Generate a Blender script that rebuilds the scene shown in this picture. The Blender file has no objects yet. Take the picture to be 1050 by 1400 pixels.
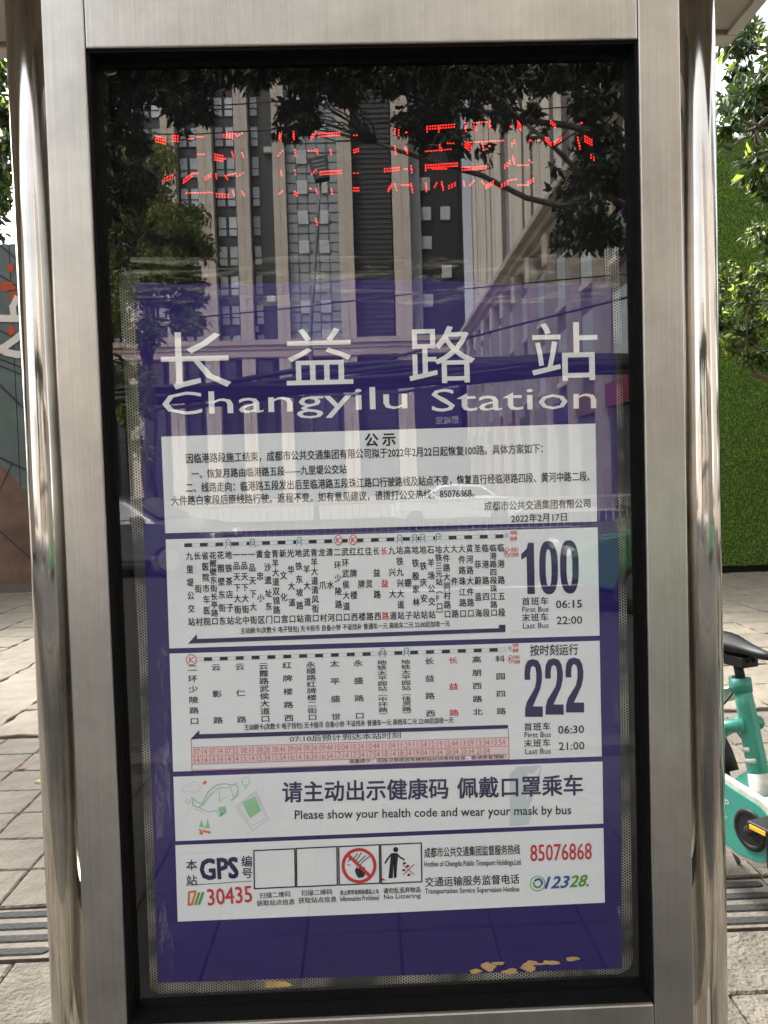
import bpy, math, random
import numpy as np
from mathutils import Vector, Matrix
random.seed(7); RNG = np.random.default_rng(7)
R = math.radians
S = bpy.context.scene
COL = S.collection

# ------------------------------------------------------------------ camera, sky, sun, exposure
CAMZ = 1.45
CAM = Vector((-0.0187, -1.25, CAMZ))
YAW, PITCH, ROLL, F = 0.0229, -0.0386, -0.0296, 1080.0
def cam_axes():
    cy, sy, cp, sp = math.cos(YAW), math.sin(YAW), math.cos(PITCH), math.sin(PITCH)
    f = Vector((sy*cp, cy*cp, sp)); r = Vector((cy, -sy, 0)); u = r.cross(f)
    cr, sr = math.cos(ROLL), math.sin(ROLL)
    return cr*r + sr*u, -sr*r + cr*u, f
AR, AU, AF = cam_axes()
cd = bpy.data.cameras.new('camera'); cam = bpy.data.objects.new('camera', cd); COL.objects.link(cam)
cam.matrix_world = Matrix(((AR.x, AU.x, -AF.x, CAM.x), (AR.y, AU.y, -AF.y, CAM.y), (AR.z, AU.z, -AF.z, CAM.z), (0, 0, 0, 1)))
cd.sensor_fit = 'VERTICAL'; cd.sensor_height = 24; cd.sensor_width = 18; cd.lens = 24*F/1400
cd.clip_start = 0.05; cd.clip_end = 2000
S.camera = cam
SUN_EL, SUN_AZ = 50, -36            # degrees; the sun stands beyond the hoarding, a little to the right
w = bpy.data.worlds.new('World'); S.world = w; w.use_nodes = True
nt = w.node_tree; nt.nodes.clear()
sky = nt.nodes.new('ShaderNodeTexSky'); sky.sky_type = 'NISHITA'; sky.sun_disc = False
sky.sun_elevation = R(SUN_EL); sky.sun_rotation = R(SUN_AZ); sky.air_density = 1.0; sky.dust_density = 4.0; sky.ozone_density = 1.0
hs = nt.nodes.new('ShaderNodeHueSaturation'); hs.inputs['Saturation'].default_value = 0.15
bg = nt.nodes.new('ShaderNodeBackground'); bg.inputs['Strength'].default_value = 0.15
wo = nt.nodes.new('ShaderNodeOutputWorld')
nt.links.new(sky.outputs[0], hs.inputs['Color']); nt.links.new(hs.outputs[0], bg.inputs[0]); nt.links.new(bg.outputs[0], wo.inputs[0])
sl = bpy.data.lights.new('sun', 'SUN'); sl.energy = 1.5; sl.angle = R(12); sl.color = (1, .94, .85)
sun = bpy.data.objects.new('sun', sl); COL.objects.link(sun)
d = Vector((math.sin(R(SUN_AZ))*math.cos(R(SUN_EL)), math.cos(R(SUN_AZ))*math.cos(R(SUN_EL)), math.sin(R(SUN_EL))))
sun.rotation_euler = d.to_track_quat('Z', 'Y').to_euler(); sun.location = (0, 0, 30)
vs = S.view_settings; vs.view_transform = 'Standard'; vs.look = 'None'; vs.gamma = 1; vs.use_curve_mapping = False
vs.exposure = 2.25
S.cycles.max_bounces = 8; S.cycles.transparent_max_bounces = 16; S.cycles.glossy_bounces = 5; S.cycles.diffuse_bounces = 4
S.cycles.caustics_reflective = False; S.cycles.caustics_refractive = False
S.cycles.use_denoising = True

# ------------------------------------------------------------------ places measured on the photograph
def ray(px, py):
    return (AF*F + AR*(px-525) + AU*(700-py)).normalized()
def at(px, py, D):                  # point seen at that spot, D metres beyond the camera along y
    r = ray(px, py); return CAM + r*(D/r.y)
def at_z(px, py, z=0.0):
    r = ray(px, py); return CAM + r*((z-CAM.z)/r.z)
def street(px, py, D):              # the same for a thing seen in the glass: its real place is on the street side
    p = at(px, py, D); return Vector((p.x, -p.y, p.z))
def P(px, py, y=0.0):               # point (x, z) on the plane of the sign
    r = ray(px, py); q = CAM + r*((y-CAM.y)/r.y); return q

# ------------------------------------------------------------------ materials
MATS = {}
def mat(name, col, rough=.6, metal=0, bump=0, bscale=20, var=0, vscale=3, emit=0, spec=.5, coat=0, rnd=0, stretch=None, trans=0, var2=None):
    if name in MATS: return MATS[name]
    m = bpy.data.materials.new(name); m.use_nodes = True; n = m.node_tree; b = n.nodes['Principled BSDF']
    c4 = (*col, 1)
    b.inputs['Base Color'].default_value = c4; b.inputs['Roughness'].default_value = rough; b.inputs['Metallic'].default_value = metal
    b.inputs['Specular IOR Level'].default_value = spec; b.inputs['Coat Weight'].default_value = coat; b.inputs['Coat Roughness'].default_value = .1
    tc = n.nodes.new('ShaderNodeTexCoord'); mp = n.nodes.new('ShaderNodeMapping'); n.links.new(tc.outputs['Object'], mp.inputs[0])
    if stretch: mp.inputs['Scale'].default_value = stretch
    last = None
    if var:
        nz = n.nodes.new('ShaderNodeTexNoise'); nz.inputs['Scale'].default_value = vscale; nz.inputs['Detail'].default_value = 6; nz.inputs['Roughness'].default_value = .65
        n.links.new(mp.outputs[0], nz.inputs['Vector'])
        rp = n.nodes.new('ShaderNodeValToRGB'); rp.color_ramp.elements[0].position = .3; rp.color_ramp.elements[1].position = .72
        lo = tuple(x*(1-var) for x in col) if var2 is None else var2
        rp.color_ramp.elements[0].color = (*lo, 1); rp.color_ramp.elements[1].color = tuple(min(1, x*(1+var)) for x in col)+(1,)
        n.links.new(nz.outputs['Fac'], rp.inputs[0]); last = rp.outputs[0]
    if rnd:
        oi = n.nodes.new('ShaderNodeObjectInfo'); mr = n.nodes.new('ShaderNodeMapRange')
        mr.inputs['To Min'].default_value = 1-rnd; mr.inputs['To Max'].default_value = 1+rnd
        n.links.new(oi.outputs['Random'], mr.inputs[0])
        h = n.nodes.new('ShaderNodeHueSaturation'); n.links.new(mr.outputs[0], h.inputs['Value'])
        if last: n.links.new(last, h.inputs['Color'])
        else: h.inputs['Color'].default_value = c4
        last = h.outputs[0]
    if last: n.links.new(last, b.inputs['Base Color'])
    if bump:
        nb = n.nodes.new('ShaderNodeTexNoise'); nb.inputs['Scale'].default_value = bscale; nb.inputs['Detail'].default_value = 5
        n.links.new(mp.outputs[0], nb.inputs['Vector'])
        bp = n.nodes.new('ShaderNodeBump'); bp.inputs['Strength'].default_value = bump; bp.inputs['Distance'].default_value = .02
        n.links.new(nb.outputs['Fac'], bp.inputs['Height']); n.links.new(bp.outputs[0], b.inputs['Normal'])
    if emit:
        b.inputs['Emission Color'].default_value = c4; b.inputs['Emission Strength'].default_value = emit
    if trans:
        tr = n.nodes.new('ShaderNodeBsdfTranslucent'); mx = n.nodes.new('ShaderNodeMixShader'); mx.inputs[0].default_value = trans
        if last: n.links.new(last, tr.inputs[0])
        tr.inputs[0].default_value = (min(1, col[0]*2.2), min(1, col[1]*2.0), col[2], 1)
        if last:
            n.links.remove(tr.inputs[0].links[0]); h2 = n.nodes.new('ShaderNodeHueSaturation'); h2.inputs['Value'].default_value = 2.2; h2.inputs['Hue'].default_value = .48
            n.links.new(last, h2.inputs['Color']); n.links.new(h2.outputs[0], tr.inputs[0])
        n.links.new(b.outputs[0], mx.inputs[1]); n.links.new(tr.outputs[0], mx.inputs[2])
        n.links.new(mx.outputs[0], n.nodes['Material Output'].inputs[0])
    MATS[name] = m; return m

def brushed(name, col, rough, rv, stretch, bump):
    m = bpy.data.materials.new(name); m.use_nodes = True; n = m.node_tree; b = n.nodes['Principled BSDF']
    b.inputs['Metallic'].default_value = 1
    tc = n.nodes.new('ShaderNodeTexCoord'); mp = n.nodes.new('ShaderNodeMapping'); mp.inputs['Scale'].default_value = stretch
    n.links.new(tc.outputs['Object'], mp.inputs[0])
    a = n.nodes.new('ShaderNodeTexNoise'); a.inputs['Scale'].default_value = 60; a.inputs['Detail'].default_value = 4; n.links.new(mp.outputs[0], a.inputs['Vector'])
    g = n.nodes.new('ShaderNodeTexNoise'); g.inputs['Scale'].default_value = 5; g.inputs['Detail'].default_value = 7; g.inputs['Roughness'].default_value = .7; n.links.new(tc.outputs['Object'], g.inputs['Vector'])
    mr = n.nodes.new('ShaderNodeMapRange'); mr.inputs['To Min'].default_value = rough-rv; mr.inputs['To Max'].default_value = rough+rv
    n.links.new(g.outputs['Fac'], mr.inputs[0]); n.links.new(mr.outputs[0], b.inputs['Roughness'])
    rp = n.nodes.new('ShaderNodeValToRGB'); rp.color_ramp.elements[0].position = .28; rp.color_ramp.elements[0].color = tuple(x*.70 for x in col)+(1,)
    rp.color_ramp.elements[1].position = .62; rp.color_ramp.elements[1].color = (*col, 1)
    m2 = n.nodes.new('ShaderNodeMapping'); m2.inputs['Scale'].default_value = (1, 1, .012); n.links.new(tc.outputs['Object'], m2.inputs[0])
    st = n.nodes.new('ShaderNodeTexNoise'); st.inputs['Scale'].default_value = 420; st.inputs['Detail'].default_value = 3; n.links.new(m2.outputs[0], st.inputs['Vector'])
    s2 = n.nodes.new('ShaderNodeTexNoise'); s2.inputs['Scale'].default_value = 70; s2.inputs['Detail'].default_value = 9; s2.inputs['Roughness'].default_value = .8; n.links.new(tc.outputs['Object'], s2.inputs['Vector'])
    sp_ = n.nodes.new('ShaderNodeMapRange'); sp_.inputs['From Min'].default_value = .66; sp_.inputs['From Max'].default_value = .76; sp_.inputs['To Max'].default_value = .55; n.links.new(s2.outputs['Fac'], sp_.inputs[0])
    sr = n.nodes.new('ShaderNodeMapRange'); sr.inputs['From Min'].default_value = .3; sr.inputs['From Max'].default_value = .7; sr.inputs['To Min'].default_value = .91; sr.inputs['To Max'].default_value = 1.05; n.links.new(st.outputs['Fac'], sr.inputs[0])
    n.links.new(g.outputs['Fac'], rp.inputs[0])
    hv = n.nodes.new('ShaderNodeHueSaturation'); n.links.new(rp.outputs[0], hv.inputs['Color']); n.links.new(sr.outputs[0], hv.inputs['Value'])
    dk = n.nodes.new('ShaderNodeMix'); dk.data_type = 'RGBA'; dk.inputs[7].default_value = (.22, .19, .15, 1); n.links.new(sp_.outputs[0], dk.inputs[0]); n.links.new(hv.outputs[0], dk.inputs[6])
    n.links.new(dk.outputs[2], b.inputs['Base Color'])
    bp = n.nodes.new('ShaderNodeBump'); bp.inputs['Strength'].default_value = bump; bp.inputs['Distance'].default_value = .001
    n.links.new(a.outputs['Fac'], bp.inputs['Height']); n.links.new(bp.outputs[0], b.inputs['Normal'])
    MATS[name] = m; return m

# ------------------------------------------------------------------ mesh helpers
def link(name, me, m=None, parent=None, local=False):
    o = bpy.data.objects.new(name, me); COL.objects.link(o)
    if m:
        for q in (m if isinstance(m, (list, tuple)) else [m]): me.materials.append(q)
    if parent is not None:
        o.parent = parent
        if not local and parent.type == 'EMPTY':
            o.matrix_parent_inverse = Matrix.Translation(-parent.location)
    return o
def raw(name, V, Fc, smooth=False, mi=None):
    me = bpy.data.meshes.new(name); me.from_pydata([tuple(v) for v in V], [], [tuple(f) for f in Fc])
    if smooth: me.polygons.foreach_set('use_smooth', [True]*len(me.polygons))
    if mi: me.polygons.foreach_set('material_index', mi)
    me.update(); return me
class MB:
    def __init__(s): s.v = []; s.f = []; s.m = []; s.cm = 0
    def add(s, V, Fc):
        k = len(s.v); s.v += [tuple(x) for x in V]; s.f += [tuple(k+i for i in f) for f in Fc]; s.m += [s.cm]*len(Fc); return s
    def box(s, x0, x1, y0, y1, z0, z1, mtx=None):
        V = [(x, y, z) for z in (z0, z1) for x, y in ((x0, y0), (x1, y0), (x1, y1), (x0, y1))]
        if mtx is not None: V = [mtx @ Vector(v) for v in V]
        return s.add(V, [(3, 2, 1, 0), (4, 5, 6, 7), (0, 1, 5, 4), (1, 2, 6, 5), (2, 3, 7, 6), (3, 0, 4, 7)])
    def tube(s, pts, rad, n=10, cap=True, flat=1.0, up=None):
        pts = [Vector(p) for p in pts]; N = len(pts)
        if not hasattr(rad, '__len__'): rad = [rad]*N
        V = []; ref = Vector(up) if up else None
        for i, p in enumerate(pts):
            t = (pts[min(i+1, N-1)]-pts[max(i-1, 0)]).normalized()
            if ref is None: ref = Vector((0, 0, 1)) if abs(t.z) < .9 else Vector((1, 0, 0))
            a = (ref - t*ref.dot(t)).normalized(); b = t.cross(a); ref = a
            for k in range(n):
                th = 2*math.pi*k/n; V.append(p + a*math.cos(th)*rad[i]*flat + b*math.sin(th)*rad[i])
        Fc = [(i*n+k, i*n+(k+1) % n, (i+1)*n+(k+1) % n, (i+1)*n+k) for i in range(N-1) for k in range(n)]
        if cap: Fc += [tuple(range(n-1, -1, -1)), tuple((N-1)*n+k for k in range(n))]
        return s.add(V, Fc)
    def prism(s, poly, y0, y1, axis='y'):     # poly in (x, z), extruded along y (or other axis)
        n = len(poly)
        def v(a, b, c): return {'y': (a, c, b), 'x': (c, a, b), 'z': (a, b, c)}[axis]
        V = [v(a, b, y0) for a, b in poly]+[v(a, b, y1) for a, b in poly]
        return s.add(V, [tuple(range(n)), tuple(range(2*n-1, n-1, -1))]+[(i, i+n, (i+1) % n+n, (i+1) % n) for i in range(n)])
    def torus(s, c, r, t, ax='y', n=40, k=8, sq=1):
        V = []
        for i in range(n):
            a = 2*math.pi*i/n
            for j in range(k):
                b = 2*math.pi*j/k; rr = r+t*math.cos(b); h = t*math.sin(b)*sq
                q = {'y': (rr*math.cos(a), h, rr*math.sin(a)), 'x': (h, rr*math.cos(a), rr*math.sin(a)), 'z': (rr*math.cos(a), rr*math.sin(a), h)}[ax]
                V.append((c[0]+q[0], c[1]+q[1], c[2]+q[2]))
        return s.add(V, [(i*k+j, ((i+1) % n)*k+j, ((i+1) % n)*k+(j+1) % k, i*k+(j+1) % k) for i in range(n) for j in range(k)])
    def build(s, name, m, parent=None, smooth=False, local=False, bev=0):
        me = raw(name, s.v, s.f, smooth, s.m)
        o = link(name, me, m, parent, local)
        if bev:
            b = o.modifiers.new('bevel', 'BEVEL'); b.width = bev; b.segments = 2; b.limit_method = 'ANGLE'
            b.harden_normals = False
        return o
def thing(name, label, cat, loc=(0, 0, 0), rz=0, group=None):
    o = bpy.data.objects.new(name, None); COL.objects.link(o); o.location = loc; o.rotation_euler = (0, 0, rz)
    o.empty_display_size = .1
    o['label'] = label; o['category'] = cat
    if group: o['group'] = group
    return o
def tag(o, label=None, cat=None, group=None, kind=None):
    if label: o['label'] = label
    if cat: o['category'] = cat
    if group: o['group'] = group
    if kind: o['kind'] = kind
    return o
def fast_quads(name, V, m, parent=None, smooth=False, nv=4):   # V: (n*nv, 3) array, one face per nv vertices
    n = len(V)//nv; me = bpy.data.meshes.new(name)
    me.vertices.add(n*nv); me.vertices.foreach_set('co', V.astype(np.float32).ravel())
    me.loops.add(n*nv); me.loops.foreach_set('vertex_index', np.arange(n*nv, dtype=np.int32))
    me.polygons.add(n); me.polygons.foreach_set('loop_start', np.arange(0, n*nv, nv, dtype=np.int32)); me.polygons.foreach_set('loop_total', np.full(n, nv, dtype=np.int32))
    me.update(calc_edges=True); me.validate()
    return link(name, me, m, parent)

# ------------------------------------------------------------------ lettering
_G = {}
def glyph(s, bold=0.0):
    k = (s, bold)
    if k not in _G:
        cu = bpy.data.curves.new('t', 'FONT'); cu.body = s; cu.size = 1; cu.offset = bold; cu.resolution_u = 2; cu.fill_mode = 'FRONT'
        o = bpy.data.objects.new('t', cu); me = bpy.data.meshes.new_from_object(o)
        V = np.zeros(len(me.vertices)*3); me.vertices.foreach_get('co', V); V = V.reshape(-1, 3)[:, :2]
        Fc = [tuple(p.vertices) for p in me.polygons]
        bpy.data.meshes.remove(me); bpy.data.objects.remove(o); bpy.data.curves.remove(cu)
        _G[k] = (V, Fc)
    return _G[k]
class Ink:                           # flat print on the sign: collects glyphs and shapes given in photo pixels
    EPS = .00003
    def __init__(s, y): s.y = y; s.v = []; s.f = []; s.n = 0; s.cuts = []
    def step(s): s.n += 1; return s.y-(s.n % 9)*s.EPS
    def put(s, V, Fc, O, U, W, b=0.0):      # O origin, U right vector, W up vector; b = extra stroke weight in metres
        s.cuts.append((len(s.v), len(s.f)))
        for dx, dy in (((0, 0),) if not b else ((b, b), (-b, -b), (b, -b), (-b, b))):
            k = len(s.v); y = s.step()
            for p, q_ in V:
                q = O+U*float(p)+W*float(q_)+U.normalized()*dx+W.normalized()*dy; s.v.append((q.x, y, q.z))
            s.f += [tuple(k+i for i in f) for f in Fc]
    def frame(s, xl, yl, xr, yr):
        A = P(xl, yl, s.y); B = P(xr, yr, s.y); L = (B-A).length; U = (B-A)/L
        mx, my = (xl+xr)/2, (yl+yr)/2
        sc = (P(mx, my+5, s.y)-P(mx, my-5, s.y)).length/10
        W = Vector((-U.z, 0, U.x)); return A, U, W, L, sc
    def line(s, txt, xl, xr, yl, yr, h, bold=0.0, shear=0, split=False):   # centre line from (xl,yl) to (xr,yr), glyphs h pixels high
        A, U, W, L, sc = s.frame(xl, yl, xr, yr); V, Fc = glyph(txt)
        lo, hi = V.min(0), V.max(0); w = hi-lo; b = bold*h*sc*.9
        A = A+U*b; L -= 2*b; H = h*sc-2*b
        parts = [(V, Fc)]
        if split:
            parts = []
            for i, c in enumerate(txt):
                if c == ' ': continue
                Vc, Fc_ = glyph(c); mx = glyph(txt[:i+1])[0][:, 0].max(); Vc = Vc+np.array([mx-Vc[:, 0].max(), 0]); parts.append((Vc, Fc_))
        for V, Fc in parts:
            Q = (V-lo)/w; Q = np.stack([Q[:, 0]*L + shear*(Q[:, 1]-.5)*H, (Q[:, 1]-.5)*H], 1); s.put(Q, Fc, A, U, W, b)
    def char(s, c, x, y, wpx, hpx, slope=-.03, bold=0.0):
        A, U, W, L, sc = s.frame(x-5, y-5*slope, x+5, y+5*slope); V, Fc = glyph(c)
        if len(V) == 0: return
        Q = V-np.array([EMX, EMY]); Q = Q/EMS; O = (P(x, y, s.y))
        Q = np.stack([Q[:, 0]*wpx*sc, Q[:, 1]*hpx*sc], 1); s.put(Q, Fc, O, U, W, bold*min(wpx, hpx)*sc)
    def poly(s, pts):
        k = len(s.v); y = s.step(); s.cuts.append((len(s.v), len(s.f)))
        for px, pz in pts:
            q = P(px, pz, s.y); s.v.append((q.x, y, q.z))
        s.f.append(tuple(range(k+len(pts)-1, k-1, -1)))
    def stroke(s, pts, w, closed=False):
        n = len(pts); rng = range(n if closed else n-1)
        for i in rng:
            (x0, y0), (x1, y1) = pts[i], pts[(i+1) % n]; dx, dy = x1-x0, y1-y0; l = math.hypot(dx, dy) or 1
            ex, ey = dx/l*w*.3, dy/l*w*.3; nx, ny = -dy/l*w/2, dx/l*w/2
            s.poly([(x0+nx-ex, y0+ny-ey), (x1+nx+ex, y1+ny+ey), (x1-nx+ex, y1-ny+ey), (x0-nx-ex, y0-ny-ey)])
    def ring(s, cx, cy, r, w, rx=1.0, n=28, a0=0, a1=360):
        for i in range(n):
            a, b = R(a0+(a1-a0)*i/n), R(a0+(a1-a0)*(i+1)/n)
            s.poly([(cx+r*rx*math.cos(a), cy+r*math.sin(a)), (cx+r*rx*math.cos(b), cy+r*math.sin(b)),
                    (cx+(r-w)*rx*math.cos(b), cy+(r-w)*math.sin(b)), (cx+(r-w)*rx*math.cos(a), cy+(r-w)*math.sin(a))])
    def disc(s, cx, cy, r, n=16, rx=1.0, ry=1.0):
        s.poly([(cx+r*rx*math.cos(2*math.pi*i/n), cy+r*ry*math.sin(2*math.pi*i/n)) for i in range(n)])
    def build(s, name, m, parent=None, label=None, split=False, kind='stuff'):
        if split:
            cuts = s.cuts+[(len(s.v), len(s.f))]; o = None
            for (v0, f0), (v1, f1) in zip(cuts[:-1], cuts[1:]):
                o = link(name, raw(name, s.v[v0:v1], [tuple(i-v0 for i in f) for f in s.f[f0:f1]]), m, parent)
                if label: o['label'] = label
            return o
        o = link(name, raw(name, s.v, s.f), m, parent)
        if label: o['label'] = label
        if kind and len(s.cuts) > 1: o['kind'] = kind
        return o
_v, _ = glyph('囗'); EMX, EMY = (_v.min(0)+_v.max(0))/2; EMS = float((_v.max(0)-_v.min(0)).max())*1.14
def wall_text(txt, cx, cy, cz, w, h, face, m, parent, name='lettering', bold=0.02, off=0.0, label=None):
    # lettering on an upright surface; face = '+y' or '-y' is the side it is read from
    V, Fc = glyph(txt); lo, hi = V.min(0), V.max(0); Q = (V-lo)/(hi-lo)-.5
    sx = 1 if face == '-y' else -1
    o = link(name, raw(name, [(cx+sx*a*w, cy, cz+b*h) for a, b in Q], Fc), m, parent)
    if label: o['label'] = label
    return o

GL_F0, LED_E, BX, BD, BA = .10, 2.2, 1.275, 2.54, 70
# ------------------------------------------------------------------ materials of the sign
STEEL = brushed('brushed_steel', (.585, .565, .525), .32, .025, (1, 1, .02), .03)
POLISH = brushed('polished_steel', (.59, .56, .51), .09, .03, (1, 1, .015), .25)
BLACK = mat('black_gasket', (.005, .005, .005), .6, bump=.1, spec=.12)
BOARD = mat('led_board_black', (.003, .003, .0032), .7, spec=.1)
PAPER = mat('white_paper', (.82, .87, .89), .55, var=.03, vscale=4, bump=.04, bscale=9, spec=.25)
INK = mat('ink_black', (.012, .011, .016), .6, spec=.15)
NAVY = mat('ink_navy', (.022, .016, .085), .5, spec=.15)
REDI = mat('ink_red', (.62, .05, .045), .5, spec=.15)
PINK = mat('ink_thin_red', (.62, .16, .19), .5, spec=.15)
ROSE = mat('table_rose', (.78, .66, .66), .6)
TEALI = mat('ink_teal', (.06, .28, .38), .5)
LIGHTB = mat('ink_pale_blue', (.56, .66, .70), .55)
GREENI = mat('ink_green', (.09, .33, .03), .5)
MINT = mat('ink_mint', (.35, .62, .47), .5)
ORANGEI = mat('ink_orange', (.75, .17, .04), .5)
BLUEI = mat('ink_blue', (.02, .10, .33), .5)
GREYI = mat('ink_grey', (.5, .5, .5), .5)
WHITEV = mat('white_vinyl', (.82, .85, .85), .5, var=.03)
OCHRE = mat('dried_glue', (.55, .36, .13), .7, var=.25, vscale=40)

def poster_mat():
    m = mat('purple_vinyl', (.017, .007, .125), .5, var=.22, vscale=2.2, coat=.12, spec=.2); n = m.node_tree; b = n.nodes['Principled BSDF']
    tc = n.nodes.new('ShaderNodeTexCoord')
    wv = n.nodes.new('ShaderNodeTexNoise'); wv.inputs['Scale'].default_value = 3.2; wv.inputs['Detail'].default_value = 3; wv.inputs['Distortion'].default_value = 1.8
    n.links.new(tc.outputs['Object'], wv.inputs['Vector'])
    bp = n.nodes.new('ShaderNodeBump'); bp.inputs['Strength'].default_value = .5; bp.inputs['Distance'].default_value = .02
    n.links.new(wv.outputs['Fac'], bp.inputs['Height']); n.links.new(bp.outputs[0], b.inputs['Coat Normal'])
    b.inputs['Coat Roughness'].default_value = .08
    return m
PURPLE = poster_mat()
def glass_mat(name='window_glass', f0=.1, bump=.0, tint=(1, 1, 1)):
    m = bpy.data.materials.new(name); m.use_nodes = True; n = m.node_tree; n.nodes.clear()
    o = n.nodes.new('ShaderNodeOutputMaterial'); mx = n.nodes.new('ShaderNodeMixShader'); tr = n.nodes.new('ShaderNodeBsdfTransparent'); gl = n.nodes.new('ShaderNodeBsdfGlossy')
    gl.inputs['Roughness'].default_value = 0.0; gl.inputs['Color'].default_value = (1, 1, 1, 1); tr.inputs[0].default_value = (*tint, 1)
    lw = n.nodes.new('ShaderNodeLayerWeight'); lw.inputs['Blend'].default_value = .5
    pw = n.nodes.new('ShaderNodeMath'); pw.operation = 'POWER'; pw.inputs[1].default_value = 5; n.links.new(lw.outputs['Facing'], pw.inputs[0])
    fr = n.nodes.new('ShaderNodeMapRange'); fr.inputs['To Min'].default_value = f0; fr.inputs['To Max'].default_value = 1; n.links.new(pw.outputs[0], fr.inputs[0])
    if bump:
        tc = n.nodes.new('ShaderNodeTexCoord'); nz = n.nodes.new('ShaderNodeTexNoise'); nz.inputs['Scale'].default_value = 7; nz.inputs['Detail'].default_value = 1
        n.links.new(tc.outputs['Object'], nz.inputs['Vector']); bp = n.nodes.new('ShaderNodeBump'); bp.inputs['Strength'].default_value = 1; bp.inputs['Distance'].default_value = bump
        n.links.new(nz.outputs['Fac'], bp.inputs['Height']); n.links.new(bp.outputs[0], gl.inputs['Normal'])
    n.links.new(fr.outputs[0], mx.inputs[0]); n.links.new(tr.outputs[0], mx.inputs[1]); n.links.new(gl.outputs[0], mx.inputs[2]); n.links.new(mx.outputs[0], o.inputs[0])
    return m
GLASS = glass_mat('sign_glass', GL_F0, bump=.00004)
def frit_mat():                      # black edge print with a honeycomb of pale dots left by the old film
    m = bpy.data.materials.new('dot_matrix_film'); m.use_nodes = True; n = m.node_tree; b = n.nodes['Principled BSDF']; b.inputs['Roughness'].default_value = .5
    tc = n.nodes.new('ShaderNodeTexCoord'); acc = None; pitch = .0046
    for ang in (0, 60, 120):
        k = 2*math.pi/(pitch*.866)
        dp = n.nodes.new('ShaderNodeVectorMath'); dp.operation = 'DOT_PRODUCT'; dp.inputs[1].default_value = (k*math.cos(R(ang)), 0, k*math.sin(R(ang)))
        n.links.new(tc.outputs['Object'], dp.inputs[0]); c = n.nodes.new('ShaderNodeMath'); c.operation = 'COSINE'; n.links.new(dp.outputs['Value'], c.inputs[0])
        if acc is None: acc = c
        else:
            a = n.nodes.new('ShaderNodeMath'); a.operation = 'ADD'; n.links.new(acc.outputs[0], a.inputs[0]); n.links.new(c.outputs[0], a.inputs[1]); acc = a
    nz = n.nodes.new('ShaderNodeTexNoise'); nz.inputs['Scale'].default_value = 14; nz.inputs['Detail'].default_value = 5; n.links.new(tc.outputs['Object'], nz.inputs['Vector'])
    mr = n.nodes.new('ShaderNodeMapRange'); mr.inputs['From Min'].default_value = -.3; mr.inputs['From Max'].default_value = -.9
    n.links.new(acc.outputs[0], mr.inputs[0])
    rp = n.nodes.new('ShaderNodeValToRGB'); rp.color_ramp.elements[0].position = .38; rp.color_ramp.elements[0].color = (.03, .03, .03, 1); rp.color_ramp.elements[1].position = .66; rp.color_ramp.elements[1].color = (.55, .53, .44, 1)
    n.links.new(nz.outputs['Fac'], rp.inputs[0])
    mx = n.nodes.new('ShaderNodeMix'); mx.data_type = 'RGBA'; mx.inputs[6].default_value = (.008, .008, .008, 1)
    n.links.new(mr.outputs[0], mx.inputs[0]); n.links.new(rp.outputs[0], mx.inputs[7]); n.links.new(mx.outputs[2], b.inputs['Base Color'])
    return m
FRIT = frit_mat()
def smear_mat(name, col, lo, hi, sx, sz, amax):
    m = bpy.data.materials.new(name); m.use_nodes = True; n = m.node_tree; b = n.nodes['Principled BSDF']; b.inputs['Base Color'].default_value = (*col, 1); b.inputs['Roughness'].default_value = .4
    tc = n.nodes.new('ShaderNodeTexCoord'); mp = n.nodes.new('ShaderNodeMapping'); mp.inputs['Scale'].default_value = (sx, 1, sz); n.links.new(tc.outputs['Object'], mp.inputs[0])
    nz = n.nodes.new('ShaderNodeTexNoise'); nz.inputs['Scale'].default_value = 1; nz.inputs['Detail'].default_value = 9; nz.inputs['Roughness'].default_value = .72; nz.inputs['Distortion'].default_value = .6
    n.links.new(mp.outputs[0], nz.inputs['Vector']); mr = n.nodes.new('ShaderNodeMapRange'); mr.inputs['From Min'].default_value = lo; mr.inputs['From Max'].default_value = hi; mr.inputs['To Max'].default_value = amax
    n.links.new(nz.outputs['Fac'], mr.inputs[0]); n.links.new(mr.outputs[0], b.inputs['Alpha']); return m
RESID = smear_mat('glue_residue', (.62, .60, .48), .50, .74, 9, 70, .55)
def film_mat():  # clear film; highlights on its wrinkles painted as pale streaks
    m = bpy.data.materials.new('crumpled_film'); m.use_nodes = True; n = m.node_tree; b = n.nodes['Principled BSDF']; b.inputs['Base Color'].default_value = (.5, .5, .55, 1); b.inputs['Roughness'].default_value = .3
    tc = n.nodes.new('ShaderNodeTexCoord'); w0 = n.nodes.new('ShaderNodeTexNoise'); w0.inputs['Scale'].default_value = 2.2; w0.inputs['Detail'].default_value = 2; n.links.new(tc.outputs['Object'], w0.inputs['Vector'])
    ad = n.nodes.new('ShaderNodeVectorMath'); ad.operation = 'MULTIPLY_ADD'; ad.inputs[1].default_value = (1.2, 1.2, 1.2); n.links.new(w0.outputs['Color'], ad.inputs[0]); n.links.new(tc.outputs['Object'], ad.inputs[2])
    wv = n.nodes.new('ShaderNodeTexNoise'); wv.noise_type = 'RIDGED_MULTIFRACTAL'; wv.inputs['Scale'].default_value = 2.6; wv.inputs['Detail'].default_value = 3; n.links.new(ad.outputs[0], wv.inputs['Vector'])
    mr = n.nodes.new('ShaderNodeMapRange'); mr.inputs['From Min'].default_value = .55; mr.inputs['From Max'].default_value = 1.5; mr.inputs['To Min'].default_value = .0; mr.inputs['To Max'].default_value = .42
    n.links.new(wv.outputs['Fac'], mr.inputs[0]); n.links.new(mr.outputs[0], b.inputs['Alpha']); return m
FILM = film_mat()
SCUFF = smear_mat('scuffed_film', (.42, .42, .52), .52, .70, 30, 10, .42)

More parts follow.
